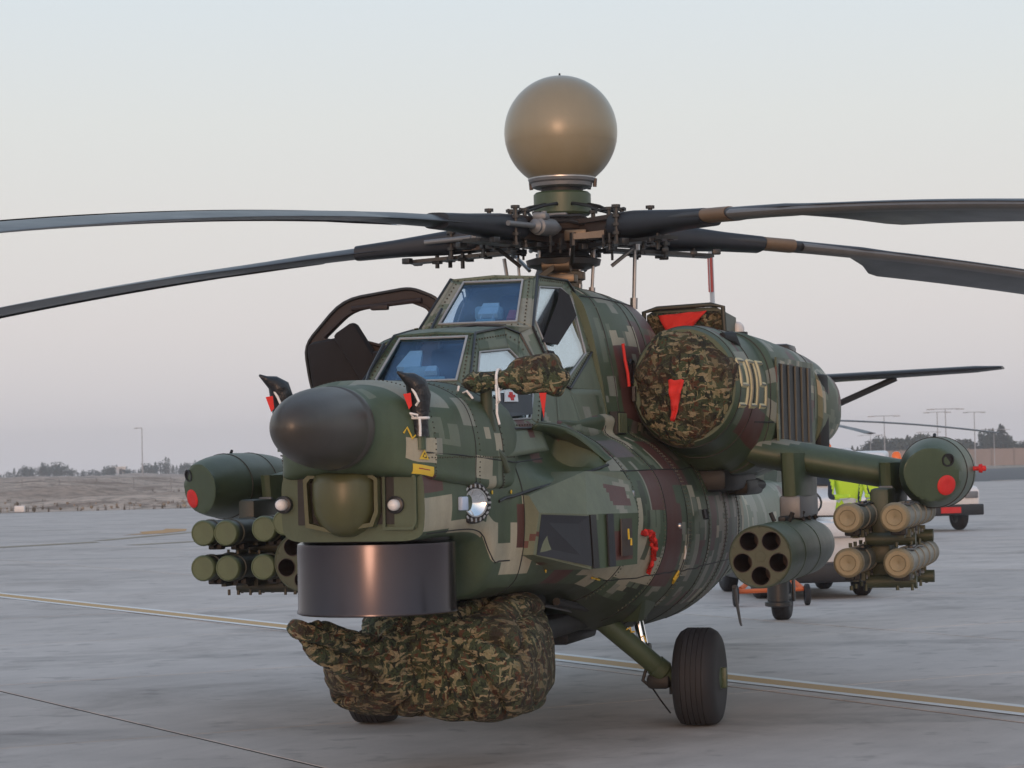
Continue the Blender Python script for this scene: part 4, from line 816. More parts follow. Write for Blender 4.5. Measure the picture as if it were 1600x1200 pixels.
def nacelle(sd):
    mb=MB(); rows=[]; nx=106
    for i in range(nx+1):
        x=-.06-3.39*i/nx; p=nac_at(x); rows.append([(x,sd*y,z) for y,z in superring(p[1],p[2],p[3],p[4],p[5],p[6],96)])
    mb.grid(rows,closed=True,cap=True); o=mb.build('engine_nacelle',M['camo'],heli,smooth=40)
    camo_paint(o,44+sd,2.4,sz=(.05,.19),ring=96,pal=[(G1,5),(GRY,4),(BRN,2),(OLV,1)],patches=[(0,-.13,1.5,2.8,G0,0),(-.1,-.95,1.5,1.95,G0,0),(-.2,-.5,2.4,2.5,GRY,0),(-.3,-.9,1.9,2.12,BRN,0)]); 
    def np_(x,z,off=.004):
        p=nac_at(x); s_=(z-p[2])/(p[4] if z>p[2] else p[2]-p[6]); s_=max(-.995,min(.995,s_)); a=math.asin(abs(s_)**(p[5]/2)); y=math.cos(a)**(2/p[5])*p[3]; return Vector((x,sd*(p[1]+y+off),z))
    mb=MB()
    for x in (-.13,-.5,-.95,-2.45): p=nac_at(x); mb.tube([(x,sd*y*1.0,z) for y,z in superring(p[1],p[2],p[3]+.001,p[4]+.001,p[5],p[6]-.001,48)]+[(x,sd*(p[1]+p[3]),p[2])],.005,5)
    mb.tube([np_(-.65-.11*k,2.02,0) for k in range(12)],.005,5)
    mb.build('nacelle_seam',M['dark'],o)
    # louvred vent box
    mb=MB(); mb.ring([(-1.02,sd*1.465,2.48),(-2.42,sd*1.525,2.48),(-2.42,sd*1.53,1.84),(-1.02,sd*1.47,1.84)],[(-1.10,sd*1.465,2.44),(-2.30,sd*1.52,2.44),(-2.30,sd*1.525,1.88),(-1.10,sd*1.47,1.88)],(0,sd*.014,0)); vb=mb.build('vent_frame',M['camo2'],o,smooth=20)
    mb=MB(); mb.prism([(-1.1,sd*1.462,2.44),(-2.3,sd*1.518,2.44),(-2.3,sd*1.522,1.88),(-1.10,sd*1.467,1.88)],(0,sd*.018,0)); mb.build('vent_opening',M['dark'],vb,smooth=0)
    for k in range(5): mb=MB(); mb.box((-1.18-.245*k,sd*(1.49+.011*k),2.16),(.07,.012,.55),Matrix.Rotation(R(6*sd),3,'Z')); mb.build('louvre',M['dark2'],vb,smooth=0)
    # exhaust diffuser: outboard scoop with a dark mouth
    mb=MB(); prof=[]
    rows=[]
    for i in range(14):
        f=i/13; x=-2.62-.62*f; off=.10+.14*math.sin(PI*min(1,f*1.2)*.55); rows.append([(x,sd*(1.12+y*(1+off)),2.16+z*(1.0-.12*f)) for y,z in [(math.copysign(abs(math.cos(a))**.75,math.cos(a))*.42,math.copysign(abs(math.sin(a))**.75,math.sin(a))*.40) for a in [2*PI*k/48 for k in range(48)]]])
    mb.grid(rows,closed=True,cap=True); ex=mb.build('exhaust_diffuser',M['camo2'],heli,smooth=50)
    mb=MB(); mb.box((-2.72,sd*1.54,2.12),(.16,.10,.58),Matrix.Rotation(R(-20*sd),3,'Z'),.03); mb.build('exhaust_mouth',M['dark'],ex)
    # top scoop / beacon
    if sd>0:
        mb=MB(); mb.cyl((-2.05,1.03,2.60),(-2.05,1.03,2.72),.085,.075,20); bc=mb.build('beacon_base',M['black'],o)
        mb=MB(); mb.lathe((-2.05,1.03,2.72),(0,0,1),[(0,.05),(.03,.052),(.06,.04),(.075,.02),(.08,0)],20); mb.build('beacon_lens',M['white'],bc,smooth=60)
        mb=MB(); mb.box((-2.7,1.2,2.58),(.35,.3,.13),None,.03); mb.build('rear_scoop',M['black'],o)
        mb=MB(); mb.tube([(-.30,1.22,2.60),(-.40,1.26,2.59),(-.55,1.29,2.54)],[.03,.055,.02],10); mb.build('cowl_scoop',M['dark'],o)
        # side number in outlined block digits
        def dig(strokes,x0,z0,w,h_):
            for st_ in strokes:
                P_=[]
                for (a,b1),(c,d1) in zip(st_[:-1],st_[1:]):
                    for k in range(5): f=k/5; P_.append(np_(x0-w*(a+(c-a)*f),z0+h_*(b1+(d1-b1)*f),.003))
                P_.append(np_(x0-w*st_[-1][0],z0+h_*st_[-1][1],.003)); yield P_
        nine=[[(1,.45),(0,.45),(0,1),(1,1),(1,0),(0,0)]]; zero=[[(0,0),(0,1),(1,1),(1,0),(0,0)]]; five=[[(1,1),(0,1),(0,.5),(1,.5),(1,0),(0,0)]]
        for dgt,x0 in ((nine,-.14),(zero,-.41),(five,-.68)):
            mb=MB()
            for P_ in dig(dgt,x0,2.13,.17,.30): mb.tube([p-Vector((0,.012*sd,0)) for p in P_],.022,6)
            d_=mb.build('side_number_digit',M['ywhite'],o)
            mb=MB()
            for P_ in dig(dgt,x0,2.13,.17,.30): mb.tube([p+Vector((0,.008,0)) for p in P_],.006,5)
            mb.build('digit_core',M['tube'],d_)
    return o
nacL=nacelle(1); nacR=nacelle(-1)
# wing-root fairing and dark underside between nacelle and fuselage
for sd in (1,-1):
    mb=MB(); rows=[]
    for x,hw,zb in ((-.35,.12,1.86),(-.6,.30,1.74),(-1.0,.36,1.64),(-2.0,.38,1.60),(-2.9,.34,1.62),(-3.3,.2,1.8)):
        rows.append([(x,sd*(.92+hw*math.cos(a)),zb+.22+.22*math.sin(a)) for a in [2*PI*k/20 for k in range(20)]])
    mb.grid(rows,closed=True,cap=True); mb.build('wing_root_fairing',M['green'],heli,smooth=60)
    mb=MB(); mb.box((-1.4,sd*.98,1.62),(1.3,.34,.16),None,.05); mb.box((-1.9,sd*1.06,1.56),(.7,.22,.12),None,.04); mb.cyl((-.5,sd*.80,1.72),(-1.6,sd*1.0,1.58),.04,n=10); mb.cyl((-.9,sd*1.02,1.60),(-2.2,sd*1.16,1.57),.035,n=10); mb.build('underside_pipes',M['dark'],heli)
    mb=MB(); mb.cyl((-.62,sd*.86,1.70),(-.95,sd*.93,1.64),.045,n=12); mb.cyl((-1.08,sd*.95,1.62),(-1.5,sd*1.02,1.58),.04,n=12); mb.build('drain_pipe',M['greymetal'],heli)
    # hump intake above the nacelle
    mb=MB(); mb.prism([(-1.55,sd*.44,2.66),(-1.55,sd*1.02,2.62),(-1.55,sd*1.02,2.85),(-1.55,sd*.96,2.885),(-1.55,sd*.5,2.875),(-1.55,sd*.44,2.84)],(-.5,0,-.02)); mb.build('cooler_intake',M['green_lt'],heli,smooth=25)
# ---- tail boom, fin, stabiliser, tail rotor, tail wheel
tb=[(-2.2,[(0,.66),(.5,.70),(.78,.92),(.86,1.28),(.74,1.62),(.45,1.82),(0,1.9)]),(-3.2,[(0,.68),(.38,.71),(.62,.92),(.69,1.24),(.59,1.56),(.34,1.76),(0,1.84)]),(-5.0,[(0,.70),(.28,.72),(.47,.9),(.53,1.2),(.46,1.48),(.26,1.66),(0,1.72)]),(-8,[(0,.76),(.19,.78),(.32,.92),(.36,1.15),(.31,1.38),(.18,1.52),(0,1.56)]),(-10.9,[(0,.84),(.10,.85),(.17,.95),(.19,1.15),(.17,1.38),(.1,1.5),(0,1.54)])]
mb,rows=loft(tb,.07,30); tbo=mb.build('tail_boom',M['camo'],heli,smooth=50); camo_paint(tbo,55,1.,ring=60,sz=(.1,.3),pal=[(GRY,6),(G1,4),(BRN,1),(TAN,1)],base=G1)
seam=MB()
for x in (-2.6,-3.1,-3.6,-4.2,-5): seam.tube([hpt(x,.5+5*k/20,.0,tb) for k in range(21)],.006,5)
seam.build('panel_seam',M['dark'],tbo)
mb=MB(); mb.prism([(-9.8,-.06,1.5),(-11.1,-.06,1.4),(-11.4,-.05,2.74),(-10.6,-.05,2.78)],(0,.14,0)); mb.build('tail_fin',M['green_lt'],heli,smooth=20)
def plate(pts_root,pts_tip,name,m,par):
    """thin aerofoil from (x_le,x_te) root to tip"""
    (y0,xl0,xt0,z0,t0),(y1,xl1,xt1,z1,t1)=pts_root,pts_tip; rows=[]
    for i in range(9):
        f=i/8; xl=xl0+(xl1-xl0)*f; xt=xt0+(xt1-xt0)*f; z=z0+(z1-z0)*f; t=t0+(t1-t0)*f; y=y0+(y1-y0)*f; k=1 if f<.99 else .5
        rows.append([(xl+(xt-xl)*(.5-.5*math.cos(a)),y,z+t*k*math.sin(a)*(1-.55*(.5-.5*math.cos(a)))) for a in [2*PI*q/24 for q in range(24)]])
    mb=MB(); mb.grid(rows,closed=True,cap=True); return mb.build(name,m,par,smooth=40)
plate((.06,-10.4,-11.15,2.62,.065),(2.42,-10.55,-11.05,2.70,.045),'stabiliser',M['black'],heli)
mb=MB(); mb.tube([(-10.7,.03,2.12),(-10.7,.56,2.32),(-10.7,1.28,2.62)],.035,8); mb.build('stabiliser_strut',M['black'],heli)
mb=MB(); mb.cyl((-11.1,-.05,2.35),(-11.1,-.72,2.35),.12,.10,16); th_=mb.build('tail_rotor_hub',M['gun'],heli)
for k,a in enumerate((85,25,265,205)):
    mb=MB(); d=Vector((math.cos(R(a)),0,math.sin(R(a)))); u=Vector((0,1,0)); w=d.cross(u); c=Vector((-11.1,-.78 if k%2==0 else -.66,2.35))
    rows=[[c+d*r+w*(cw*math.cos(q_))+u*(.018*math.sin(q_)) for q_ in [2*PI*z_/12 for z_ in range(12)]] for r,cw in ((.15,.05),(.4,.06),(.55,.12),(1.75,.12),(1.9,.09))]
    mb.grid(rows,closed=True,cap=True); tr_=mb.build('tail_rotor_blade',M['bladegrey'],th_)
    mb=MB(); c2=c; rows=[[c2+d*r+w*(.121*math.cos(q_))+u*(.0195*math.sin(q_)) for q_ in [2*PI*z_/12 for z_ in range(12)]] for r in (1.22,1.45)]; mb.grid(rows,closed=True); mb.build('tail_rotor_red_band',M['redmark'],heli) if 0 else None
mb=MB(); mb.box((-10.89,-.775,3.86),(.06,.05,.42),Matrix.Rotation(R(5),3,'Y')); mb.build('red_band',M['redmark'],th_,smooth=0)
mb=MB(); mb.cyl((-10.42,-.03,.92),(-10.42,-.03,.20),.12,.115,20); mb.lathe((-10.42,-.03,.19),(0,0,1),[(-.03,.12),(-.02,.145),(.02,.145),(.03,.12)],24); mb.box((-10.55,-.03,.26),(.24,.24,.06),None,.02); mb.box((-10.7,-.16,.33),(.09,.03,.26),None,.01); mb.box((-10.7,.10,.33),(.09,.03,.26),None,.01); tg=mb.build('tail_gear_leg',M['gun'],heli)
def tyre(mb,c,r,w,d=Vector((0,1,0))):
    pr=[(-w*.5,r*.60),(-w*.5,r*.72),(-w*.47,r*.84),(-w*.40,r*.93),(-w*.30,r*.98)]
    g=[-.27,-.22,-.13,-.08,0.0,.05,.12,.17,.25]
    prof=pr[:]
    for k,t in enumerate((-.24,-.12,0.,.12,.24)): prof+=[(w*(t-.012),r*1.0),(w*(t-.010),r*.975),(w*(t+.010),r*.975),(w*(t+.012),r*1.0)]
    prof+=[(-t,q_) for t,q_ in pr[::-1]]
    mb.lathe(c,d,prof,56)
mb=MB(); tyre(mb,(-10.7,-.03,.22),.225,.20); tw=mb.build('tail_wheel',M['rubber'],heli,smooth=50)
# ---- stub wings, pylons, wingtip pods
def wing(sd):
    rows=[]
    ws=[(1.02,-.85,-2.05,1.875,.152),(1.5,-.88,-2.0,1.78,.147),(2.0,-.92,-1.95,1.685,.142),(2.46,-.96,-1.9,1.60,.138)]
    n_=40; nn_=24
    for i in range(nn_+1):
        f=i/nn_*3; k=min(int(f),2); g_=f-k; y,xl,xt,z,t=[ws[k][q_]*(1-g_)+ws[k+1][q_]*g_ for q_ in range(5)]
        rows.append([(xl+(xt-xl)*(.5-.5*math.cos(a))**1.15,sd*y,z+t*math.sin(a)*(1-.75*(.5-.5*math.cos(a))**1.6)*(1.0 if math.sin(a)>0 else .95)) for a in [2*PI*q_/n_ for q_ in range(n_)]])
    mb=MB(); mb.grid(rows,closed=True,cap=True); o=mb.build('stub_wing',M['camo'],heli,smooth=50)
    camo_paint(o,66+sd,.8,sz=(.1,.4),pal=[(G1,3),(G0,4),(OLV,1)],patches=[(-.7,-1.3,1.865,2.1,GRY,0),(-.7,-1.3,1.60,1.74,G0,0)])
    # paint of the leading-edge top: one long pale strip per side
    def pyl(y,zt_,zb,x0,x1,w):
        mb=MB(); rows=[]
        for z,f0,f1 in ((zt_,0,0),((zt_+zb)/2,.03,.05),(zb,.06,.10)):
            L_=(x0-f0)-(x1+f1); rows.append([((x0-f0)-L_*(.5-.5*math.cos(a)),sd*(y+w*.5*math.copysign(abs(math.sin(a))**.5,math.sin(a))),z) for a in [2*PI*q_/28 for q_ in range(28)]])
        mb.grid(rows,closed=True,cap=True); return mb.build('pylon',M['green'],o,smooth=40)
    yi=1.60 if sd>0 else 1.50
    p1=pyl(yi,1.80,1.50,-.62,-1.75,.17)
    mb=MB(); mb.box((-1.12,sd*yi,1.425),(.86,.15,.16),None,.02); ad=mb.build('pylon_adapter',M['greymetal'],p1) if False else mb.build('pylon_adapter',M['greymetal'],o)
    mb=MB(); mb.box((-1.1,sd*yi,1.352),(.6,.10,.035)); [mb.cyl((-.8-.3*k,sd*(yi+dy*.8),1.35),(-.8-.3*k,sd*(yi+dy),1.325),.018,n=8) for k in range(3) for dy in (-.08,.08)]; mb.build('sway_brace',M['dark'],o)
    p2=pyl(2.26,1.72,1.42,-.68,-1.75,.14)
    mb=MB(); mb.box((-.70,sd*2.26,1.45),(.04,.10,.22),None,.01); mb.build('pylon_edge_plate',M['greymetal'],o)
    # missile rack: central post, two cross carriers, rails
    xo=.0; yc=2.27 if sd>0 else 2.10
    mb=MB(); mb.box((-.55,sd*2.26,1.24),(.5,.13,.62),None,.03); mb.box((-.35,sd*2.26,1.12),(.24,.15,.14),None,.03)
    ys=(2.16,2.46) if sd>0 else (1.80,2.06,2.22)
    for z in (1.215,.935):
        mb.cyl((-.15,sd*(min(ys)+.02),z),(-.15,sd*(max(ys)+.05),z),.043,n=14); mb.cyl((-.85,sd*(min(ys)+.02),z),(-.85,sd*(max(ys)+.1),z),.043,n=14)
        for y in ys:
            mb.box((-.4,sd*y,z+.035),(1.3,.035,.03)); 
            for x in (.1,-.15,-.45,-.85): mb.box((x,sd*y,z+.045),(.05,.09,.05)); mb.cyl((x,sd*(y-.05),z-.045),(x,sd*(y-.05),z-.015),.012,n=6); mb.cyl((x-.05,sd*(y+.04),z-.05),(x-.05,sd*(y+.04),z-.01),.010,n=6)
    mb.build('missile_rack',M['olive'] if sd>0 else M['dark2'],o)
    mb=MB()
    for z in (1.255,.975):
        for y in ys:
            for x in (.03,-.25,-.65): mb.cyl((x,sd*(y+.02),z),(x,sd*(y+.05),z+.0),.012,n=8)
    mb.build('rack_bolt',M['steel'],o)
    # wingtip pod
    bm=bmesh.new(); bmesh.ops.create_uvsphere(bm,u_segments=56,v_segments=40,radius=1)
    nf=Vector((.80,.56*sd,-.18)).normalized(); c0=Vector((-1.05,sd*2.585,1.645))
    for v in bm.verts:
        p=v.co.copy(); L_=1.02 if p.x>0 else 1.15; e=abs(p.x); rr=max(0,1-e**2.6)**.5; q_=Vector((0,p.y,p.z)); q_=q_.normalized() if q_.length>1e-6 else q_
        v.co=Vector((p.x*L_,q_.y*.235*rr,q_.z*.245*rr))
        dd_=v.co.dot(nf)-.62
        if dd_>0: v.co-=nf*dd_*.96
    bmesh.ops.translate(bm,vec=c0,verts=bm.verts); mb=MB(); mb.bm(bm); pod=mb.build('wingtip_pod',M['green'],o,smooth=40)
    fc_=c0+nf*.62; uy=Vector((0,0,1)).cross(nf).normalized()*1; uz=nf.cross(uy).normalized(); uz=uz if uz.z>0 else -uz; ctr=Vector((c0.x+.60,c0.y+.06*sd,c0.z)); ctr=ctr-nf*((ctr-fc_).dot(nf))
    mb=MB(); mb.lathe(ctr-uz*.065+nf*.0,nf,[(0,.068),(.008,.068),(.014,.058),(.016,.03),(.012,.0)],32); mb.build('red_lens_cover',M['red'],pod) if False else mb.build('red_lens_cover',M['red'],o)
    mb=MB(); mb.lathe(ctr+uz*.105+nf*.002,nf,[(0,.045),(.008,.045),(.008,.034),(-.004,.034),(-.004,0)],24); mb.build('pod_sensor_ring',M['black'],o)
    mb=MB(); mb.lathe(ctr-uz*.10-uy*.17*(1 if (uy.x*0+uy.y*sd)>0 else -1)+nf*-.03,nf,[(0,.03),(.01,.03)],4); mb.build('pod_patch',M['darkred'],o)
    mb=MB(); mb.tube([c0+Vector((.2,0,.242)),c0+Vector((.18,0,.262))],.012,6); mb.build('pod_stud',M['black'],o); mb=MB(); mb.lathe(c0+Vector((-.1,sd*.22,.02)),(0,sd,0),[(0,.016),(.05,.016),(.052,.03),(.075,.032),(.08,.02),(.10,.018),(.105,0)],14); mb.build('pod_tip_light',M['red'] if sd>0 else M['black'],o)
    for x in (.35,-.15): 
        mb=MB(); e=abs(x/1.05); rr=(1-e**2.6)**.5; mb.tube([c0+Vector((x,.2365*rr*math.cos(a),.2465*rr*math.sin(a))) for a in [2*PI*k/40 for k in range(41)]],.004,5); mb.build('pod_seam',M['dark'],o)
    return o
wing(1); wing(-1)
# ---- main gear
def main_gear(sd):
    yw=1.07 if sd>0 else -1.21; s_=yw/1.07
    mb=MB(); mb.cyl((.28,.42*sd,.76),(.02,.84*s_,.34),.072,.066,20); mb.lathe((.02,.84*s_,.34),Vector((.02,.84*s_,.34))-Vector((.28,.42*sd,.76)),[(-.09,.075),(-.02,.078),(.0,.06),(.05,.055)],20); lg=mb.build('gear_leg',M['green'],heli)
    mb=MB(); mb.cyl((.02,.80*s_,.31),(0,yw-.12*sd,.31),.05,.045,14); mb.box((.03,.80*s_,.29),(.12,.16,.10),None,.03); mb.cyl((.0,.88*s_,.28),(0,.88*s_,.20),.02,n=8); mb.tube([(.06,.72*s_,.38),(.09,.70*s_,.30),(.06,.74*s_,.26)],.012,6); mb.tube([(.05,.74*s_,.27),(.0,.80*s_,.16),(-.03,.86*s_,.07)],.006,5); mb.build('axle_fitting',M['dark'],lg)
    mb=MB(); mb.cyl((.02,.62*sd,.98),(.02,.66*sd,.70),.072,.06,18); sh_=mb.build('shock_strut',M['dark2'],heli)
    mb=MB(); mb.cyl((.02,.66*sd,.70),(.04,.70*sd,.52),.035,n=16); mb.build('shock_piston',M['chrome'],sh_)
    mb=MB(); mb.box((.05,.70*sd,.50),(.12,.10,.09),None,.02); mb.box((.24,.44*sd,.80),(.34,.2,.14),None,.03); mb.box((.36,.34*sd,.76),(.2,.3,.10),None,.03); mb.cyl((.4,.2*sd,.74),(.2,.5*sd,.72),.03,n=8); mb.build('gear_bracket',M['dark2'],lg)
    mb=MB(); mb.prism([(.62,.86*sd,.98),(-.1,.90*sd,.98),(.12,.72*sd,.70),(.22,.70*sd,.70)],(0,-.10*sd,0)); mb.build('gear_fairing',M['green'],heli,smooth=0)
    c=Vector((0,yw,.31)); mb=MB(); tyre(mb,c,.335,.29)
    me_=mb
    w_=mb.build('main_wheel',M['rubber'],heli,smooth=50)
    for v in w_.data.vertices:
        if v.co.z<.012: v.co.z=.012+(v.co.z-.012)*.15
    d=Vector((0,1,0))
    mb=MB()
    for q_ in (1,-1): mb.lathe(c,Vector((0,q_,0)),[(.10,.20),(.135,.20),(.145,.185),(.13,.165),(.10,.15),(.10,.09),(.14,.085),(.15,.06),(.155,0)],36)
    for k in range(10):
        a=2*PI*k/10; mb.cyl(c+Vector((math.cos(a)*.12,.095*sd,math.sin(a)*.12)),c+Vector((math.cos(a)*.12,.118*sd,math.sin(a)*.12)),.012,n=6)
    mb.box(c+Vector((0,.165*sd,.0)),(.03,.04,.14),None,.01); mb.build('wheel_rim',M['green'],w_)
main_gear(1); main_gear(-1)
for k in range(2):
    mb=MB(); o_=Vector((-.0,0,0))
    a=[(.165,.575,.615),(.15,.60,.63),(.145,.605,.60),(.13,.625,.60)] if k==0 else [(.11,.66,.56),(.10,.68,.57),(.095,.695,.53)]
    mb.tube([Vector(p)+Vector((.045,.045,.03)) for p in a],.006,5); mb.build('gear_stencil_mark',M['yellow'],heli)
# belly fittings, whip antenna, red ribbon on the sponson
mb=MB(); mb.box((1.15,0,.74),(1.6,.9,.14),None,.05); mb.box((1.9,.2,.92),(.5,.5,.12),None,.04); mb.cyl((2.1,-.5,.90),(.4,.46,.70),.02,n=8); mb.cyl((1.7,.52,.92),(.5,.55,.78),.025,n=8); mb.box((.3,.0,.62),(.8,.7,.08),None,.03); mb.build('belly_tray',M['dark'],heli)
mb=MB(); mb.tube([(1.9,.40,.93),(1.2,.46,.84),(.9,.47,.80)],.012,6); mb.build('belly_rail',M['greymetal'],heli)
mb=MB(); mb.tube([(-2.22,.93,.80),(-2.34,.92,.70),(-2.62,.90,.50),(-2.66,.9,.48)],[.02,.014,.010,.009],8); mb.build('whip_antenna',M['greymetal'],heli)
mb=MB(); pr=[(1.20,1.3),(1.12,1.315),(1.02,1.29),(.93,1.22),(.86,1.14),(.82,1.06)]
pr=[catmull(pr,k/5) for k in range(26)]
for q_ in range(3): mb.tube([hz(x+.02*math.sin(k*1.1+q_*2.1),z+.012*math.sin(k*1.9+q_),.016+.012*math.cos(k*1.3+q_*2.1)) for k,(x,z) in enumerate(pr)],[.012+.005*math.sin(k*2.3+q_) for k in range(26)],6); rb=mb.build('safety_ribbon',M['redcloth'],hu)
mb=MB(); mb.tube([hz(-.35,1.42,.01)+Vector((0,.02,0)),hz(-.33,1.36,.01)+Vector((0,.03,0))],.02,8); mb.build('sensor_stub',M['black'],hu)
for x,z in ((.28,1.33),(-.9,1.62),(1.35,1.55)): mb=MB(); mb.lathe(hz(x,z,.0),(0,1,0),[(0,.022),(.012,.02),(.012,0)],12); mb.build('filler_cap',M['steel'],hu)
# air data probe bases on the nose deck
# ---- rotor mast and head
HX,HZ=-.80,3.40
def hv(r,a,z=0): # a measured from the direction towards the camera, clockwise seen from above, towards the photograph's right
    wx,wy=math.sin(R(a)),-math.cos(R(a)); ax_=Vector((-math.sin(TH),-math.cos(TH))); ay_=Vector((math.cos(TH),-math.sin(TH))); w=Vector((wx,wy))
    return Vector((HX+w.dot(ax_)*r,w.dot(ay_)*r,HZ+z))
mb=MB(); mb.lathe((HX,0,2.90),(0,0,1),[(0,.20),(.08,.19),(.10,.13),(.16,.13),(.17,.155),(.22,.155),(.23,.12),(.28,.12),(.285,.15),(.34,.15),(.35,.11),(.5,.11)],28); mb.build('rotor_mast',M['bronze'],heli)
mb=MB(); mb.lathe((HX,0,3.14),(0,0,1),[(0,.17),(.03,.26),(.07,.27),(.09,.20),(.12,.18)],32); sw=mb.build('swashplate',M['gun'],heli)
mb=MB(); mb.lathe((HX,0,3.26),(0,0,1),[(0,.14),(.02,.22),(.05,.26),(.09,.20),(.13,.18),(.16,.24),(.20,.26),(.23,.22),(.25,.16),(.3,.15)],36); hb=mb.build('rotor_hub',M['brownmetal'],heli)
mb=MB(); mb.lathe((HX,0,3.53),(0,0,1),[(0,.19),(.015,.205),(.15,.205),(.165,.19),(.17,.15)],44); mb.build('dome_pedestal',M['green'],heli,smooth=40)
mb=MB(); mb.lathe((HX,0,3.70),(0,0,1),[(0,.15),(.025,.15)],32); mb.build('dome_neck',M['dark'],heli)
mb=MB(); mb.lathe((HX,0,3.725),(0,0,1),[(0,.19),(.01,.215),(.035,.22),(.045,.235),(.06,.24),(.075,.235),(.078,.22)],48); rg=mb.build('dome_ring',M['tanpaint'] if 0 else M['greymetal'],heli)
mb=MB(); mb.lathe((HX,0,3.725),(0,0,1),[(.060,.238),(.064,.243),(.072,.243),(.076,.238)],48); mb.build('dome_clamp',M['steel'],rg)
mb=MB(); [mb.cyl(Vector((HX,0,3.73))+Vector((math.cos(a)*.235,math.sin(a)*.235,0)),Vector((HX,0,3.79))+Vector((math.cos(a)*.24,math.sin(a)*.24,0)),.014,n=6) for a in [PI/2+.12,-PI/2-.12,2.4]]; mb.build('clamp_bolt',M['brownmetal'],rg)
rd=.405; zc=3.795+math.sqrt(rd*rd-.228**2); prof=[]; a0=math.asin(.228/rd)
for k in range(49): a=a0+(PI-a0)*k/48; prof.append((zc-rd*math.cos(a)-3.795,rd*math.sin(a) if k<48 else 0))
mb=MB(); mb.lathe((HX,0,3.795),(0,0,1),prof,96); dm=mb.build('mast_dome',M['dome'],heli,smooth=60)
mb=MB(); mb.cyl((HX,0,zc+rd-.01),(HX,0,zc+rd+.02),.010,.006,8); mb.build('dome_tip',M['dark'],dm)
mb=MB(); a=R(118); mb.lathe((HX,0,zc-.08),(0,0,1),[(0,math.sqrt(rd**2-.08**2)+.0012),(.003,math.sqrt(rd**2-.077**2)+.0012)],96); mb.build('dome_seam',M['dome'],dm)
mb=MB(); p_=Vector((HX,0,zc))+Vector((.97*math.cos(R(-5)),-.12,-.0)).normalized()*.0; mb.build('x',M['dark'],dm) if 0 else None
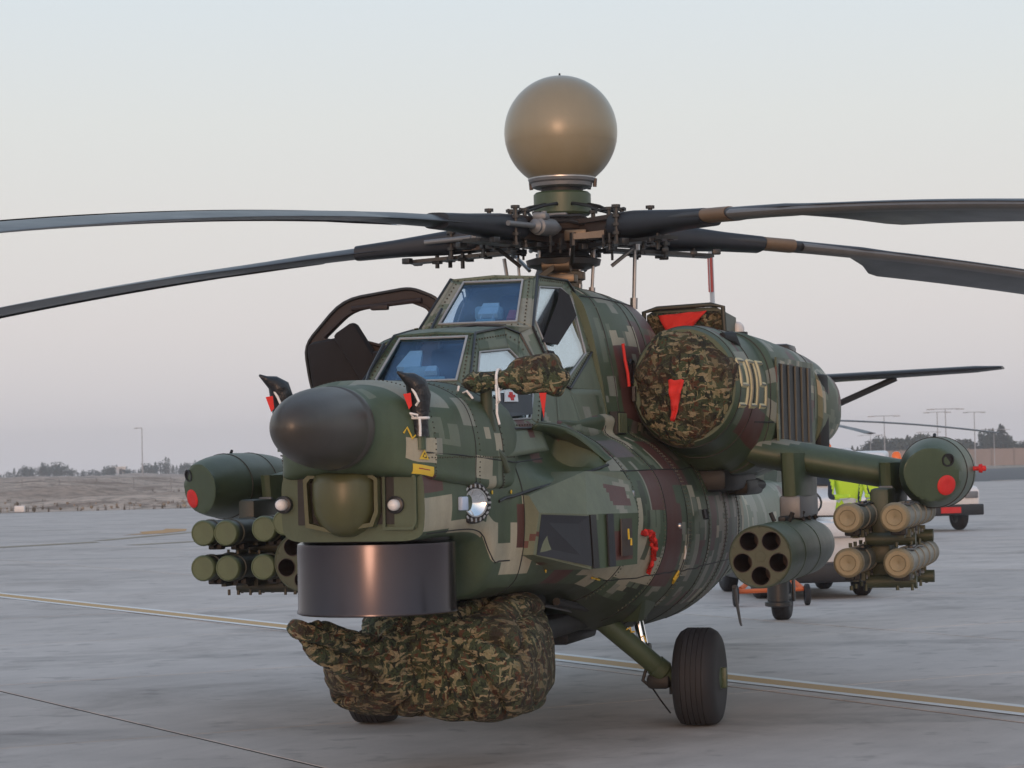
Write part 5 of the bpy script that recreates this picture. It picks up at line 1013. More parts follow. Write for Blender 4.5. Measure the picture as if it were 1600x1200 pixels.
# blades: five about the mast
def make_blade(i,ang,flap,kd):
    def P(r,c,h_): # along blade, chordwise (towards leading edge), up
        wx,wy=math.sin(R(ang)),-math.cos(R(ang)); tx,ty=wy,-wx   # leading edge side (rotor turns clockwise seen from above)
        r0=max(0,r-.35); z=h_-kd*r*r-math.tan(flap)*r0
        ax_=Vector((-math.sin(TH),-math.cos(TH))); ay_=Vector((math.cos(TH),-math.sin(TH))); w=Vector((wx*r+tx*c,wy*r+ty*c)); return Vector((HX+w.dot(ax_),w.dot(ay_),HZ+z))
    def sec(r,ch,th,off,tw,box=0,n=22):
        out=[]
        for k in range(n):
            a=2*PI*k/n; x=math.cos(a); s_=math.sin(a)
            if box: cx=math.copysign(abs(x)**.6,x)*ch*.5; cz=math.copysign(abs(s_)**.6,s_)*th
            else: u=(1-x)/2; cx=ch*.5*x; cz=th*s_*(1-.72*u**1.3)
            cx+=off; out.append(P(r,cx*math.cos(tw)-cz*math.sin(tw),cz*math.cos(tw)+cx*math.sin(tw)))
        return out
    tw=R(9) if ang>0 else R(5.5)
    mb=MB(); rr=[]
    for r,ch,th,off in ((1.15,.22,.062,.0),(1.45,.22,.056,.0),(1.95,.22,.050,.0),(2.35,.25,.042,0.01),(2.55,.42,.040,-.08),(2.7,.62,.038,-.17),(2.8,.67,.038,-.195)): rr.append(sec(r,ch,th,off,tw))
    for k in range(1,23): r=2.8+5.8*k/22; rr.append(sec(r,.67,.036 if k<22 else .02,-.195,tw*(1-k/30)))
    mb.grid(rr,closed=True,cap=True); bl=mb.build('rotor_blade',M['blade'],heli,smooth=40)
    # leading-edge abrasion strip; sky sheen painted in, pale on left blades, dark on right
    mb=MB(); rr=[]
    for k in range(26):
        r=1.85+6.7*k/25; ch,th,off=(.25,.042,.01) if r<2.4 else (.67,.037,-.195); off+=0; L_=[]
        le=ch*.5+off
        for a in (-75,-50,-25,0,25,50,75):
            L_.append(P(r,le+.004-.055*(1-math.cos(R(a)))*2.0,(th*.98+.003)*math.sin(R(a))*.92))
        rr.append([p for p in L_])
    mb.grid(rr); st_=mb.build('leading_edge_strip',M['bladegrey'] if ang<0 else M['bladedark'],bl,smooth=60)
    # dark rubber root boot + tan band
    mb=MB(); mb.grid([sec(r,ch,th,0,tw*.6,1) for r,ch,th in ((.62,.24,.075),(.66,.27,.088),(.86,.27,.088),(1.05,.25,.076),(1.25,.22,.064),(1.55,.205,.055))],closed=True,cap=True); mb.build('blade_cuff',M['navy'],bl,smooth=40)
    if ang>0: mb=MB(); mb.grid([sec(r,.228,.060,.0,tw) for r in (1.56,1.80)],closed=True,cap=True); mb.build('blade_band',M['tanpaint'],bl,smooth=40)
    # arm between hub and blade: twin forks, pins, damper
    mb=MB()
    for h_ in (.065,-.065): mb.grid([[P(r,c,h_+e) for c,e in ((w_,.016),(w_,-.016),(-w_,-.016),(-w_,.016))] for r,w_ in ((.18,.10),(.35,.07),(.55,.09),(.72,.11))],closed=True,cap=True)
    mb.grid([[P(r,c,e) for c,e in ((.045,.05),(.045,-.05),(-.045,-.05),(-.045,.05))] for r in (.15,.66)],closed=True,cap=True)
    arm=mb.build('hub_arm',M['brownmetal'],hb,smooth=20)
    for r,c in ((.34,0),(.58,.06),(.58,-.06),(.74,.13),(.80,-.13)):
        mb=MB(); a_,b_=P(r,c,-.135),P(r,c,.135); mb.cyl(a_,b_,.016,n=8)
        for t in (.03,.28,.5,.72,.97): p=a_.lerp(b_,t); mb.cyl(p-Vector((0,0,.010)),p+Vector((0,0,.010)),.032,n=10)
        mb.build('hinge_bolt',M['gun'],hb)
    mb=MB(); a_,b_=P(.28,-.15,.01),P(.98,-.19,.0); d=b_-a_; L_=d.length; mb.lathe(a_,d,[(0,.02),(.03,.028),(.06,.045),(.10,.05),(.11,.062),(.30,.062),(.31,.045),(.34,.05),(.36,.02),(L_,.018)],18)
    mb.box(a_.lerp(b_,.36)+Vector((0,0,.07)),(.12,.10,.05),None,.015); mb.cyl(a_.lerp(b_,.3)+Vector((0,0,.05)),a_.lerp(b_,.3)+Vector((0,0,.11)),.02,n=8); mb.build('lag_damper',M['greymetal'],hb)
    # pitch horn, links and hanging hardware
    mb=MB(); mb.grid([[P(.62,.10,-.03),P(.62,.14,-.03),P(.62,.14,-.08),P(.62,.10,-.08)],[P(.44,.27,-.05),P(.48,.30,-.05),P(.48,.30,-.09),P(.44,.27,-.09)]],closed=True,cap=True)
    mb.cyl(P(.45,.28,-.10),P(.30,.17,-.24),.014,n=8); mb.cyl(P(.45,.28,-.04),P(.45,.28,-.13),.024,n=8); mb.build('pitch_link',M['steel'] if i%2 else M['gun'],hb)
    mb=MB()
    rnd=random.Random(i*7+3)
    for k in range(11):
        r=rnd.uniform(.25,1.15); c=rnd.uniform(-.2,.2); h_=-rnd.uniform(.10,.13); s_=rnd.uniform(.015,.032)
        if rnd.random()<.5: mb.cyl(P(r,c,h_+.06),P(r,c,h_-rnd.uniform(.02,.08)),s_*.5,n=7)
        mb.box(P(r,c,h_),(s_*2,s_*1.6,s_*1.3),Matrix.Rotation(R(ang),3,'Z'),.004)
    mb.grid([[P(r,c,h_) for c,h_ in ((.07,-.10),(-.07,-.10),(-.07,-.125),(.07,-.125))] for r in (.3,1.15)],closed=True,cap=True)
    mb.build('droop_stop',M['gun'],hb,smooth=30)
    mb=MB()
    for k in range(2):
        c=.05-.1*k; mb.tube([P(.12,c,.15),P(.2,c+.05*rnd.uniform(-1,1),.20),P(.35,c,.17),P(.5,c+.03,.12),P(.62,c,.13)],.011,6)
    mb.build('hub_cable',M['black'],hb)
    return bl
for i,(ang,flap,kd) in enumerate(((38,-.008,.013),(110,.024,.013),(182,.03,.013),(-106,.034,.013),(-34,-.013,.013))): make_blade(i,ang,flap,kd)
for k in range(5):
    mb=MB(); a=2*PI*k/5+.5; p=Vector((HX+math.cos(a)*.2,math.sin(a)*.2,3.3)); mb.cyl(p,Vector((HX+math.cos(a)*.21,math.sin(a)*.21,3.16)),.014,n=8); mb.build('control_rod',M['steel'],heli)
for a_,b_,r_ in (((-1.05,.47,3.30),(-1.05,.45,2.86),.014),((-.8,.13,3.32),(-.78,.10,2.97),.017),((-.78,.23,3.28),(-.8,.20,2.95),.012),((-.8,-.44,3.24),(-.78,-.38,2.85),.014),((-.8,-.34,3.24),(-.78,-.31,2.9),.011)):
    mb=MB(); mb.cyl(a_,b_,r_,n=8); L_=Vector(b_)-Vector(a_); mb.cyl(Vector(b_)-L_*.18,b_,r_*2,n=8); mb.build('control_rod',M['steel'],heli)
mb=MB(); mb.prism([(-.55,-.12,3.10),(-.35,-.32,2.97),(-.25,-.2,2.97),(-.50,.0,3.16)],(0,0,-.04)); mb.cyl((-.6,-.1,3.16),(-.6,.1,3.16),.05,n=12); mb.box((-.55,.05,3.06),(.12,.2,.06),None,.01); mb.build('scissor_bracket',M['bronze'],heli)
mb=MB(); mb.box((-.55,.16,3.36),(.10,.16,.08),None,.01); mb.build('hub_block',M['bronze'],hb); mb=MB(); mb.box((-.61,-.02,3.515),(.05,.20,.035),None,.008); mb.build('hub_placard',M['greymetal'],hb)
mb=MB(); mb.tube([(HX+.22,-.2,3.50),(HX+.27,-.1,3.45),(HX+.25,.1,3.47),(HX+.2,.22,3.44),(HX+.1,.3,3.46)],.014,7); mb.tube([(HX+.2,-.22,3.56),(HX+.28,-.14,3.48),(HX+.3,.02,3.50),(HX+.24,.2,3.50),(HX+.2,.3,3.42)],.012,7); mb.build('hub_hose',M['black'],hb)
# ================================================================== STORES AND COVERS ON THE HELICOPTER
# rocket pods
def rocket_pod(sd,label):
    t=hthing('rocket_pod',(-.5,1.60 if sd>0 else -1.50,1.137),label,'rocket pod','five-tube rocket pods under the wings'); R0=.203
    mb=MB(); mb.lathe((1.12,0,0),(-1,0,0),[(.6,.19),(.0,.193),(.008,R0),(.6,R0),(.604,R0+.004),(.63,R0+.004),(.634,R0),(1.3,R0),(1.304,R0+.004),(1.33,R0+.004),(1.334,R0),(1.9,R0),(2.3,.17),(2.7,.10),(2.78,0)],56); bd=mb.build('pod_body',M['green'],t,smooth=30)
    # face plate with five real holes
    bm=bmesh.new(); cs=[(math.cos(R(90+36+72*k))*.122,math.sin(R(90+36+72*k))*.122) for k in range(5)]; vs=[]
    mb=MB(); n=40; hr=.061
    # radial sectors round each hole keep the plate one continuous mesh
    import itertools
    pts=[]; fs=[]
    for k,(cy,cz) in enumerate(cs):
        a0=R(90+36+72*k); ring=[]; outer=[]
        for j in range(n):
            a=2*PI*j/n; hy,hz_=cy+hr*math.cos(a),cz+hr*math.sin(a)
            # march to the sector boundary
            dy,dz=math.cos(a),math.sin(a); tt=.0
            lo,hi=hr,.4
            for _ in range(26):
                md=(lo+hi)/2; y,z=cy+dy*md,cz+dz*md; ang=(math.atan2(z,y)-a0+PI)%(2*PI)-PI; ok=(abs(ang)<=R(36)) and y*y+z*z<=.194**2 and (y*math.cos(a0)+z*math.sin(a0))>=0.012
                lo,hi=(md,hi) if ok else (lo,md)
            outer.append((1.122,cy+dy*lo,cz+dz*lo)); ring.append((1.122,hy,hz_))
        mb.grid([ring,outer],closed=True)
    mb.lathe((1.119,0,0),(1,0,0),[(0,.035),(.006,.033),(.006,0)],20); mb.lathe((1.10,0,0),(1,0,0),[(0,.203),(.022,.203),(.026,.198),(.022,.190)],56,cap=False)
    fp=mb.build('face_plate',M['olive'],t,smooth=20)
    bd.data  # body front closes 0.2 m behind the face
    for (cy,cz) in cs:
        mb=MB(); mb.lathe((1.124,cy,cz),(-1,0,0),[(0,.0625),(-.004,.0615),(-.004,.058),(.55,.058),(.55,0)],32,cap=False); o=mb.build('launch_tube',M['tubein'],t,smooth=40)
    mb=MB(); 
    for y in (-.05,.05): mb.cyl((.2,y,.2),(.2,y*1.5,.26),.015,n=8); mb.cyl((-.3,y,.2),(-.3,y*1.5,.26),.015,n=8)
    mb.box((-.05,0,.215),(.5,.05,.035),None,.008); mb.build('suspension_lug',M['dark'],t)
    return t
M['tubein']=paint('launch_tube_interior',(.035,.022,.018),.6)
rocket_pod(1,'green five-tube rocket pod under the near stub wing, beside the ochre-capped missiles')
rocket_pod(-1,'green five-tube rocket pod half hidden behind the dark drum under the nose')
# missile tubes
def missile(loc,ochre,label,tilt=0):
    t=hthing('missile_tube',loc,label,'missile tube','missile launch tubes on the outer racks'); r=.083
    mb=MB(); pr=[(0,r)]
    x=.12
    for k in range(5): pr+=[(x,r),(x+.004,r+.008),(x+.045,r+.008),(x+.049,r)]; x+=.36
    pr+=[(1.8,r),(1.81,r+.006),(1.88,r+.006),(1.89,r*.7),(1.9,0)]
    mb.lathe((0,0,0),(-1,-tilt,0),pr,32); mb.build('tube_body',M['tube'] if ochre else M['dark2'],t,smooth=35)
    mb=MB(); mb.lathe((.0,0,0),(1,0,0),[(-.09,r+.003),(-.06,r+.010),(-.02,r+.012),(.0,r+.004),(.012,r-.006),(.012,r*.64),(.018,r*.62),(.012,r*.58),(.008,r*.2),(.0,0)],36) if ochre else mb.lathe((.0,0,0),(1,0,0),[(-.05,r+.003),(-.01,r+.006),(.004,r),(.008,r-.004),(.008,r*.9),(.004,r*.88),(.004,0)],36)
    mb.build('end_cap',M['cap'] if ochre else M['capgreen'],t,smooth=30)
    mb=MB(); mb.box((-.6,0,-r-.012),(.9,.03,.03)); mb.box((-.25,0,-r-.015),(.08,.10,.045),None,.01); mb.box((-.9,0,-r-.015),(.08,.10,.045),None,.01); mb.build('tube_shoe',M['dark'],t)
    if ochre:
        mb=MB(); mb.tube([(-.2,.03,r),(-.4,.06,r-.01),(-.7,.05,r),(-1.0,.06,r-.01)],.008,6); mb.box((-.5,.04,r),(.2,.03,.03),None,.005); mb.build('tube_cable',M['black'],t)
    return t
for y,z,l in ((2.16,1.375,'ochre-capped missile tube, upper inner one of four on the right-hand rack'),(2.455,1.375,'ochre-capped grey missile tube, upper outer one of four on the right-hand rack'),(2.155,1.09,'ochre-capped missile tube, lower inner one of four on the right-hand rack'),(2.47,1.085,'ochre-capped grey missile tube, lower outer one of four on the right-hand rack')): missile((.6,y,z),True,l)
for y,z,l in ((-2.225,1.337,'green-capped missile tube, upper and outermost on the left rack'),(-2.06,1.335,'green-capped missile tube, upper row, second from the outside on the left rack'),(-1.785,1.36,'green-capped missile tube, upper row, third from the outside on the left rack'),(-1.635,1.40,'green-capped missile tube, upper row, innermost, right beside the nose light'),
    (-2.23,1.098,'green-capped missile tube, lower and outermost on the left rack'),(-2.05,1.096,'green-capped missile tube, lower row, second from the outside on the left rack'),(-1.795,1.102,'green-capped missile tube, lower row, next to the left rocket pod')): missile((.6,y,z),False,l)
# ---- cloth covers
def tex(name,size,hard=True):
    t=bpy.data.textures.new(name,'CLOUDS'); t.noise_scale=size; t.noise_type='HARD_NOISE' if hard else 'SOFT_NOISE'; t.noise_depth=2; return t
T1=tex('fold_big',.42); T2=tex('fold_small',.13)
def cloth_finish(o,vox,s1,s2,sm=6,tex1=T1,tex2=T2,down=0,fold=None):
    if vox: r=o.modifiers.new('r','REMESH'); r.mode='VOXEL'; r.voxel_size=vox
    s=o.modifiers.new('s','SMOOTH'); s.iterations=sm; s.factor=.6
    for t,k in ((tex1,s1),(tex2,s2)):
        d=o.modifiers.new('d','DISPLACE'); d.texture=t; d.texture_coords='LOCAL'; d.strength=k; d.mid_level=.35
    s=o.modifiers.new('s','SMOOTH'); s.iterations=1
    dg=bpy.context.evaluated_depsgraph_get(); e=o.evaluated_get(dg); me=bpy.data.meshes.new_from_object(e); o.modifiers.clear(); old=o.data; o.data=me; bpy.data.meshes.remove(old)
    if fold:
        me.calc_loop_triangles(); nrm=[v.normal.copy() for v in me.vertices]
        for v,n_ in zip(me.vertices,nrm): v.co+=n_*fold(v.co)
    me.polygons.foreach_set('use_smooth',[True]*len(me.polygons))
def blob(mb,c,r,e=2.4,n=26,rot=None):
    bm=bmesh.new(); bmesh.ops.create_uvsphere(bm,u_segments=n*2,v_segments=n,radius=1)
    for v in bm.verts:
        p=v.co; q=Vector([math.copysign(abs(k)**(2/e),k) for k in p]); v.co=Vector((q.x*r[0],q.y*r[1],q.z*r[2]))
    if rot is not None: bmesh.ops.transform(bm,matrix=rot.to_4x4(),verts=bm.verts)
    bmesh.ops.translate(bm,vec=c,verts=bm.verts); mb.bm(bm)
cg=hthing('gun_cover',(2.4,0,.25),'bulky leaf-camouflage cloth cover over the nose gun, hanging under the drum','cover')
mb=MB()
blob(mb,(0,.22,.36),(.50,.42,.33),3.0); blob(mb,(.02,-.22,.30),(.50,.40,.25),2.6); blob(mb,(-.12,.30,.58),(.42,.27,.18),3); blob(mb,(0,-.05,.56),(.40,.42,.17),2.6); blob(mb,(.30,-.30,.36),(.38,.30,.22),2.3); blob(mb,(.1,-.42,.22),(.34,.22,.15),2.2)
mb.tube([(.2,-.14,.40),(.55,-.24,.42),(.85,-.34,.50),(1.05,-.40,.575),(1.20,-.445,.62),(1.25,-.46,.635)],[.21,.17,.135,.112,.102,.06],24)
bg_=mb.build('cover_cloth',M['cloth'],cg,smooth=180); 
def bag_fold(p):
    cr=abs((p.z-.50)+(p.y+.35)*.42); cr=max(0,1-cr/.07)*(1 if p.y<.12 else 0)
    return bag_fold0(p)-.05*cr
def bag_fold0(p):
    q=p*2.2; w=noise.noise(q); th=math.atan2(p.z-.58,p.y-.02+.15*w); r=math.hypot(p.z-.58,p.y-.02)
    a=1-abs(math.sin(th*6.5+w*2.6+p.x*2)); b_=1-abs(math.sin(p.z*11+p.y*3+noise.noise(q*1.7)*3.5)); k=min(1,r/.25)
    return -.070*a**4*k-.016*b_**5+.018*noise.noise(p*2.4)
cloth_finish(bg_,.018,.03,.004,12,fold=bag_fold)
mb=MB(); mb.tube([(.3,.02,.62),(.42,.1,.55),(.5,.18,.52)],.006,5); mb.build('cover_cord',M['black'],cg)
# engine intake covers
def engine_cover(sd,label,streamer):
    t=hthing('engine_cover',(-.08,sd*1.0,2.265),label,'cover','cloth covers over the engine intakes')
    mb=MB(); rows=[]
    for i in range(30):
        f=i/29; r=1-f; 
        row=[]
        for k in range(96):
            a=2*PI*k/96; w=1+.035*math.sin(a*3+1)+.02*math.sin(a*7); ang=f*PI/2
            ry,rz=.352*w,.395*w; x=.17*math.sin(ang)**1.0-.05*(1-f) ; rr=math.cos(ang)**.8 if f<1 else 0
            if f==0: x=-.12
            pt=Vector((x,sd*ry*rr*math.cos(a),rz*rr*math.sin(a)+(0 if math.sin(a)>0 else .0)))
            row.append(pt)
        rows.append(row)
    mb.grid(rows,closed=True,cap=False); o=mb.build('cover_cloth',M['cloth'],t,smooth=180); 
    def cf(p):
        r=math.hypot(p.y,p.z); w=noise.noise(p*5); a=math.atan2(p.z,p.y)
        return .020*(1-abs(math.sin(r*16+w*3.2+a)))**2*min(1,(.42-r)/.1)+.014*(1-abs(math.sin(a*7+r*9+w*3)))**3*min(1,r/.15)
    cloth_finish(o,0,.03,.008,1,fold=cf)
    if streamer:
        mb=MB(); mb.grid([[(.19+.012*math.sin(i*.7+j*1.3)+.01*math.cos(i*1.7),(-.075+.105*j/5)*(1-f)+(-.06+.02*j/5)*f,.035-.275*f+.006*math.sin(j*2)) for j in range(6)] for i,f in [(i,i/12) for i in range(13)]]); s=mb.build('red_streamer',M['redcloth'],t,smooth=60); m_=s.modifiers.new('t','SOLIDIFY'); m_.thickness=.006
    return t
engine_cover(1,'round leaf-camouflage cloth cover with a red streamer on the engine intake','s'); engine_cover(-1,'leaf-camouflage cloth cover on the far engine intake, hidden behind the cockpit',None)
# cover of the cooler intake above the near nacelle
ch=hthing('intake_cover',(-1.55,.73,2.62),'small camouflage cloth cover with a red flap on the upper intake behind the cockpit','cover')
mb=MB(); rows=[]
for i in range(20):
    y=-.28+.56*i/19; rows.append([(.02+.012*math.sin(i*2.3)+.01*math.sin(k*3),y,.03+.205*k/8-(0.012 if abs(y)>.26 else 0)) for k in range(9)])
mb.grid(rows); o=mb.build('cover_cloth',M['cloth'],ch,smooth=60); m_=o.modifiers.new('t','SOLIDIFY'); m_.thickness=.02
mb=MB(); mb.grid([[(.06+.014*math.sin(i*.9+j*1.5),(-.19+.36*j/9)*(1-f)+(-.11+.09*j/9)*f,(.212+.025*j/9)*(1-f)+.03*f+.008*math.sin(j*1.7)*f) for j in range(10)] for i,f in [(i,i/9) for i in range(10)]]); s=mb.build('red_flap',M['redcloth'],ch,smooth=60); m_=s.modifiers.new('t','SOLIDIFY'); m_.thickness=.008
mb=MB(); mb.tube([(.05,-.30,.0),(.05,-.30,.24),(.05,-.2,.265),(.05,.2,.28),(.05,.29,.26),(.05,.30,.0)],.018,8); mb.build('cover_hem',M['dark2'],ch)
# side antenna stalk with its large cloth cover
mb=MB(); mb.tube([(3.0,.47,1.95),(3.02,.475,2.05),(3.05,.48,2.19),(3.06,.485,2.27)],[.055,.035,.034,.036],14); st=mb.build('sensor_stalk',M['olive'],heli)
ca=hthing('sensor_cover',(3.08,.43,2.20),'camouflage cloth hood tied with white cord over the side sensor by the front cockpit','cover')
mb=MB(); blob(mb,(0,.02,.02),(.085,.10,.062),2.2); mb.tube([(0,.0,.02),(-.03,.15,.03),(-.06,.24,.04),(-.08,.34,.055),(-.10,.40,.045)],[.06,.05,.075,.10,.08],20); blob(mb,(-.10,.32,.06),(.08,.15,.105),4,rot=Matrix.Rotation(R(12),3,'X')); blob(mb,(-.10,.42,.02),(.06,.08,.08),4,rot=Matrix.Rotation(R(-28),3,'X'))
o=mb.build('cover_cloth',M['cloth'],ca,smooth=180); cloth_finish(o,.012,.03,.012,3)
cd=MB(); cd.tube([(-.02+.062*math.cos(a),.13,.03+.06*math.sin(a)) for a in [2*PI*k/16 for k in range(17)]],.008,6); cd.tube([(.05,.13,.0),(.07,.14,-.08),(.06,.135,-.16),(.065,.15,-.22)],.007,6); cd.tube([(.03,.14,-.02),(.09,.16,-.09),(.05,.13,-.11)],.007,6); cd.tube([(.06,-.08,.0),(.07,-.09,-.05),(.055,-.07,-.13)],.007,6); cd.tube([(.05,-.06,-.04),(.08,-.03,-.03),(.07,.0,-.07),(.05,-.02,-.05)],.007,6); cd.build('white_cord',M['cord'],ca)
mb=MB(); mb.add([(-.02,.36,-.05),(-.02,.40,-.05),(-.01,.385,-.19)],[(0,1,2)]); s=mb.build('red_tag',M['redcloth'],ca,smooth=0); m_=s.modifiers.new('t','SOLIDIFY'); m_.thickness=.006
# black vinyl hoods on the two nose probes
def probe_hood(loc,label,cordn):
    t=hthing('probe_hood',loc,label,'cover','black hoods over the nose probes')
    mb=MB(); mb.tube([(0,0,-.05),(0,0,.03),(0,.0,.08),(0,-.0,.16),(.02,-.01,.22),(.05,-.03,.245),(.09,-.06,.265),(.12,-.08,.285)],[.046,.044,.052,.062,.058,.040,.018,.006],16); o=mb.build('hood',M['vinyl'],t,smooth=80)
    mb=MB(); mb.tube([(.047*math.cos(a),.047*math.sin(a),.045) for a in [2*PI*k/16 for k in range(17)]],.008,6); mb.tube([(.05,.0,.045),(.065,.01,.06),(.07,-.03,.07),(.05,-.02,.05)],.006,5); mb.tube([(.05,.015,.04),(.06,.02,.0),(.055,.018,-.05)],.007,6)
    mb.tube([(.06,-.03,.215),(.07,.0,.17),(.075,.02,.13),(.06,.0,.11)],.007,6); mb.build('white_cord',M['cord'],t)
    mb=MB(); mb.add([(.085,-.06,.17),(.085,-.02,.175),(.08,-.015,.11),(.085,-.03,.09)],[(0,1,2,3)]); s=mb.build('red_ribbon',M['redcloth'],t,smooth=0); m_=s.modifiers.new('t','SOLIDIFY'); m_.thickness=.005
    mb=MB(); mb.cyl((0,0,-.12),(0,0,-.02),.03,n=12); mb.build('probe_base',M['green'],t)
    return t
probe_hood((3.97,.375,1.965),'black vinyl hood with white cord and red ribbon on the near nose probe',1)
probe_hood((3.97,-.385,1.97),'black vinyl hood on the far nose probe, showing beyond the radome',1)
# ================================================================== BEHIND THE HELICOPTER
# aircraft tow tractor with driver
def wheel(t,c,r,w,ang=0):
    mb=MB(); tyre(mb,c,r,w,Vector((math.cos(ang),math.sin(ang),0))); o=mb.build('wheel',M['rubber'],t,smooth=50)
    mb=MB(); d=Vector((math.cos(ang),math.sin(ang),0)); mb.lathe(Vector(c)-d*(w*.5),d,[(0,r*.5),(w,r*.5)],20); mb.build('wheel_hub',M['greymetal'],o)
tt=thing('tow_tractor',(3.75,31.6,0),'low white aircraft tow tractor behind the rocket pod','tow tractor',rz=R(8))
mb=MB(); mb.box((0,.9,.62),(1.55,2.6,.42),None,.05); mb.box((.0,-.1,.86),(1.45,.9,.20),None,.05); mb.box((.45,-.05,.97),(.5,.7,.06),None,.02); mb.build('body',M['white'],tt)
mb=MB(); mb.box((0,.6,.33),(1.5,2.9,.24),None,.03); mb.box((.25,-.55,.30),(.9,.12,.16),None,.02); mb.build('chassis',M['black'],tt)
mb=MB(); mb.box((.12,.9,1.02),(.42,.3,.5),None,.06); mb.box((.12,.65,.9),(.42,.45,.12),None,.04); mb.build('seat',M['seat'],tt)
mb=MB(); mb.tube([(.12+.17*math.cos(a),.35+.06*math.sin(a),1.20+.15*math.sin(a)) for a in [2*PI*k/16 for k in range(17)]],.014,6); mb.cyl((.12,.35,1.2),(.12,.1,.95),.02,n=8); mb.build('steering_wheel',M['black'],tt)
for x in (-.66,.66):
    for y in (-.15,1.7): wheel(tt,(x,y,.27),.27,.2)
# orange tow bar
tw_=thing('tow_bar',(3.1,29.9,0),'orange triangulated tow bar on small wheels under the rocket pod','tow bar')
mb=MB(); mb.tube([(-.42,-.25,.18),(.35,-.25,.20)],.028,8); mb.tube([(-.42,-.25,.18),(.02,.6,.50)],.03,8); mb.tube([(.35,-.25,.2),(.02,.6,.50)],.03,8); mb.tube([(.02,.55,.46),(.3,1.2,.42)],.03,8); mb.tube([(-.40,-.22,.22),(-.02,.5,.40)],.022,8); mb.tube([(.33,-.22,.22),(.05,.5,.40)],.022,8); mb.tube([(-.25,.3,.26),(.2,.3,.27)],.02,8); mb.build('frame',M['orange'],tw_)
for x in (-.46,.40): wheel(tw_,(x,-.25,.13),.13,.07)
# people
def person(loc,rz,label,vest,cap,pose='stand'):
    t=thing('person',loc,label,'person',rz=rz)
    sk={'pel':(0,0,.95),'sp':(0,.01,1.12),'ch':(0,.02,1.33),'nk':(0,.0,1.50),'hd':(0,-.02,1.62),'ht':(0,-.02,1.74)}
    if pose=='sit':
        L=[((.10,0,.92),.085),((.12,-.42,.90),.065),((.12,-.48,.50),.05),((.12,-.60,.46),.04)]
    else: L=[((.10,0,.88),.085),((.11,-.01,.50),.062),((.12,.02,.10),.045),((.12,-.14,.05),.04)]
    Aa=[((.20,.02,1.42),.055),((.26,-.08 if pose=='sit' else .02,1.16),.043),((.14 if pose=='sit' else .27,-.34 if pose=='sit' else -.05,1.16 if pose=='sit' else .90),.034),((.10 if pose=='sit' else .27,-.42 if pose=='sit' else -.07,1.18 if pose=='sit' else .82),.03)]
    vs=[];ed=[];rr=[]
    def add(p,r,pa=None): vs.append(p); rr.append(r); (ed.append((pa,len(vs)-1)) if pa is not None else None); return len(vs)-1
    pel=add(sk['pel'],.14); a=add(sk['sp'],.13,pel); chx=add(sk['ch'],.15,a); nk=add(sk['nk'],.055,chx); hd=add(sk['hd'],.085,nk); ht=add(sk['ht'],.075,hd)
    for s in (1,-1):
        p=pel
        for q,r in L: p=add((q[0]*s,q[1],q[2]),r,p)
        p=chx
        for q,r in Aa: p=add((q[0]*s,q[1],q[2]),r,p)
    me=bpy.data.meshes.new('body'); me.from_pydata(vs,ed,[]); o=bpy.data.objects.new('body',me); COL.objects.link(o)
    m=o.modifiers.new('sk','SKIN'); 
    for i,r in enumerate(rr): me.skin_vertices[0].data[i].radius=(r,r*.8) 
    me.skin_vertices[0].data[0].use_root=True
    o.modifiers.new('ss','SUBSURF').levels=2
    dg=bpy.context.evaluated_depsgraph_get(); m2=bpy.data.meshes.new_from_object(o.evaluated_get(dg)); o.modifiers.clear(); o.data=m2
    for x in (M['skin'],M['navycloth'],M['hivis'],M['silver']): m2.materials.append(x)
    for p in m2.polygons:
        p.use_smooth=True; z=p.center.z; x=abs(p.center.x)
        p.material_index=0 if (z>1.50 or (x>.22 and z<.86)) else (3 if (1.10<z<1.15 and x<.2) else 2 if (z>1.0 and x<.24) else 1)
    o.parent=t
    mb=MB(); mb.lathe((0,-.02,1.66),(0,0,1),[(0,.102),(.05,.104),(.09,.085),(.12,.05),(.13,0)],24,sy=.92); mb.prism([(-.08,-.10,1.67),(.08,-.10,1.67),(.06,-.20,1.66),(-.06,-.20,1.66)],(0,0,.012)); mb.build('cap',M[cap],t)
    mb=MB(); mb.lathe((0,-.115,1.60),(0,-1,-.3),[(-.02,.02),(.0,.016),(.022,.010),(.026,0)],8); [mb.lathe((s*.085,-.02,1.61),(s,0,0),[(-.01,.022),(.01,.024),(.014,0)],10) for s in (1,-1)]; mb.build('nose_and_ears',M['skin'],t)
    mb=MB(); [mb.lathe((s*.032,-.098,1.635),(0,-1,0),[(0,.011),(.006,.008),(.008,0)],8) for s in (1,-1)]; mb.box((0,-.097,1.565),(.04,.01,.008)); mb.build('eyes_and_mouth',M['dark'],t)
    return t
person((4.32,31.9,.10),R(12),'person in a lime hi-vis vest and white cap seated on the white tow tractor','hivis','white','sit')
person((4.93,33.4,0.02),R(-15),'person in a lime hi-vis vest and white cap standing beside the tow tractor','hivis','white')
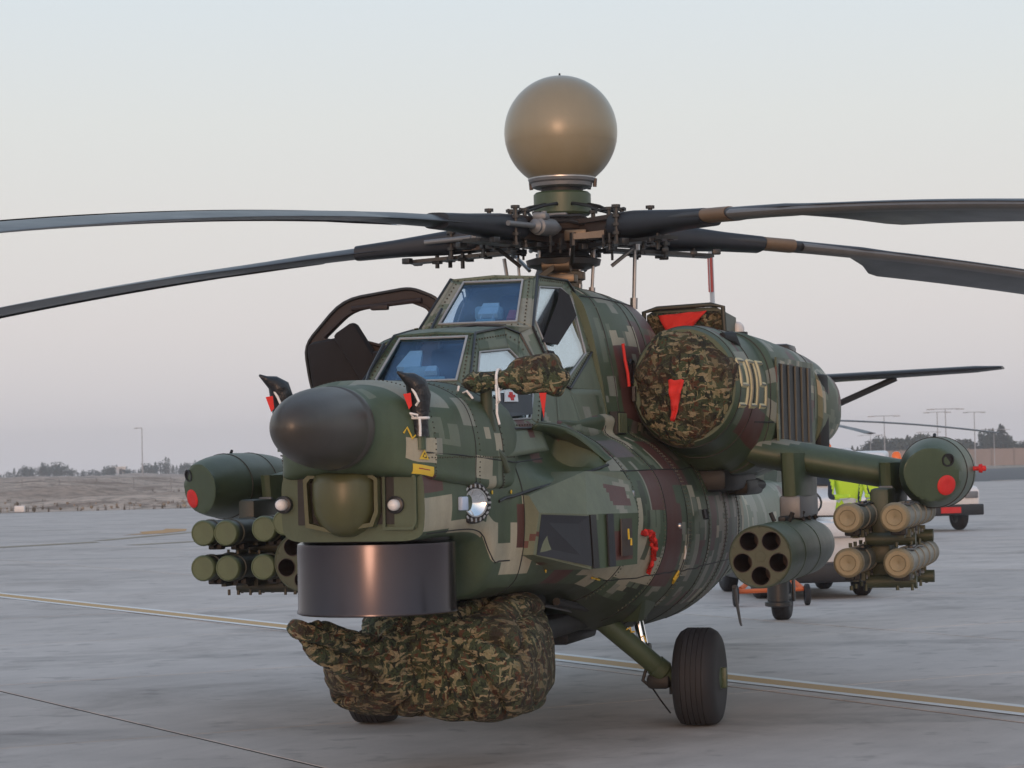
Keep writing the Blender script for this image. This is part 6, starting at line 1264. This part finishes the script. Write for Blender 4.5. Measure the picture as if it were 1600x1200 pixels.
# white pickup truck
pk=thing('pickup_truck',(9.35,60.1,0),'white pickup truck with orange roof beacon parked beyond the wingtip pod','pickup truck',rz=R(19))
mb=MB() # local -y is the front
prof=[(-2.5,.55),(-2.52,.95),(-2.40,1.05),(-1.35,1.12),(-.75,1.68),(.55,1.70),(.75,1.10),(2.45,1.08),(2.5,.55)]
mb.prism([(-.86,y,z) for y,z in prof],(1.72,0,0)); bd=mb.build('body',M['white'],pk,smooth=0); bv=bd.modifiers.new('b','BEVEL'); bv.width=.06; bv.segments=3
mb=MB(); mb.prism([(-.72,-1.27,1.16),(.72,-1.27,1.16),(.64,-.82,1.60),(-.64,-.82,1.60)],(0,-.05,.03)); mb.build('windscreen',M['black'],pk,smooth=0)
for s in (1,-1):
    mb=MB(); mb.prism([(s*.862,-1.15,1.15),(s*.862,.45,1.15),(s*.862,.40,1.58),(s*.862,-.72,1.58)],(s*.01,0,0)); mb.build('side_window',M['black'],pk,smooth=0)
    mb=MB(); mb.box((s*.62,-2.53,.85),(.34,.06,.16),None,.02); mb.build('headlight',M['greymetal'],pk)
    for y in (-1.62,1.55): wheel(pk,(s*.78,y,.34),.34,.22)
mb=MB(); mb.box((0,-2.56,.50),(1.78,.16,.26),None,.03); mb.build('bumper',M['black'],pk)
mb=MB(); mb.box((0,-2.54,.85),(.80,.05,.17)); gr=mb.build('grille',M['greymetal'],pk,smooth=0)
for k in range(9): mb=MB(); mb.box((-.36+.09*k,-2.57,.85),(.025,.03,.15)); mb.build('grille_bar',M['black'],gr,smooth=0)
mb=MB(); mb.box((0,-2.65,.50),(.52,.03,.14)); mb.build('number_plate',M['red'],pk,smooth=0)
mb=MB(); mb.cyl((-.15,-.3,1.70),(-.15,-.3,1.76),.13,n=16); mb.lathe((-.15,-.3,1.76),(0,0,1),[(0,.12),(.08,.11),(.14,.06),(.15,0)],16); mb.build('roof_beacon',M['beacon'],pk)
# white van further left behind the wing
vn=thing('van',(7.0,52.5,0),'white van half hidden behind the stub wing and pylons','van',rz=R(-10))
mb=MB(); prof=[(-2.3,.45),(-2.35,.95),(-1.6,1.15),(-.95,1.88),(2.3,1.92),(2.35,.45)]; mb.prism([(-.95,y,z) for y,z in prof],(1.9,0,0)); bd=mb.build('body',M['white'],vn,smooth=0); bv=bd.modifiers.new('b','BEVEL'); bv.width=.08; bv.segments=3
mb=MB(); mb.prism([(-.78,-1.58,1.20),(.78,-1.58,1.20),(.70,-1.02,1.78),(-.70,-1.02,1.78)],(0,-.05,.03)); mb.build('windscreen',M['black'],vn,smooth=0)
for s in (1,-1):
    for y in (-1.5,1.5): wheel(vn,(s*.85,y,.33),.33,.2)
    mb=MB(); mb.box((s*.7,-2.36,.82),(.3,.06,.2),None,.02); mb.build('headlight',M['greymetal'],vn)
mb=MB(); mb.box((0,-2.38,.5),(1.8,.1,.22),None,.03); mb.build('bumper',M['black'],vn)
mb=MB(); mb.cyl((-.3,-.4,1.92),(-.3,-.4,1.97),.13,n=16); mb.lathe((-.3,-.4,1.97),(0,0,1),[(0,.12),(.08,.11),(.14,.06),(.15,0)],16); mb.build('roof_beacon',M['beacon'],vn)
# another parked helicopter far behind; its drooping blade shows right of the nacelle
h2=thing('parked_helicopter',(8.2,80,0),'dark green helicopter parked far behind, one drooping rotor blade showing under the stabiliser','helicopter')
mb=MB(); rows=[]
for y,w,zb,zt_ in ((-5.2,.15,1.0,1.3),(-4.6,.55,.7,1.8),(-3,.85,.6,2.3),(0,.95,.6,2.5),(2,.8,.7,2.4),(3.5,.35,1.2,2.2),(8,.18,1.5,2.1)):
    rows.append([(w*math.cos(a),y,(zb+zt_)/2+(zt_-zb)/2*math.sin(a)) for a in [2*PI*k/20 for k in range(20)]])
mb.grid(rows,closed=True,cap=True); mb.build('fuselage',M['green_lt'],h2,smooth=60)
mb=MB(); mb.cyl((0,-.5,2.4),(0,-.5,3.05),.14,n=12); mb.build('mast',M['gun'],h2)
for a in (0,72,144,216,288):
    mb=MB(); rows=[]
    for k in range(12):
        r=.3+7.2*k/11; z=3.05-.010*r*r; c,s=math.cos(R(a)),math.sin(R(a)); rows.append([(c*r-s*w,-.5+s*r+c*w,z+h_) for w,h_ in ((-.2,0),(0,.03),(.2,0),(0,-.03))])
    mb.grid(rows,closed=True,cap=True); mb.build('rotor_blade',M['blade'],h2,smooth=30)
for x,y in ((-1.2,1),(1.2,1),(0,-3.5)):
    wheel(h2,(x,y,.32),.32,.2); mb=MB(); mb.cyl((x*.9,y,.32),(x*.5,y,.9),.06,n=8); mb.build('gear_leg',M['gun'],h2)
mb=MB(); mb.prism([(-.06,7.2,1.7),(-.06,8.4,1.7),(-.06,9.0,3.3),(-.06,8.4,3.3)],(.12,0,0)); mb.build('tail_fin',M['green_lt'],h2,smooth=0)
mb=MB(); mb.prism([(-.45,-4.3,1.75),(.45,-4.3,1.75),(.55,-3.3,2.25),(-.55,-3.3,2.25)],(0,-.08,.08)); mb.build('windscreen',M['black'],h2,smooth=0)
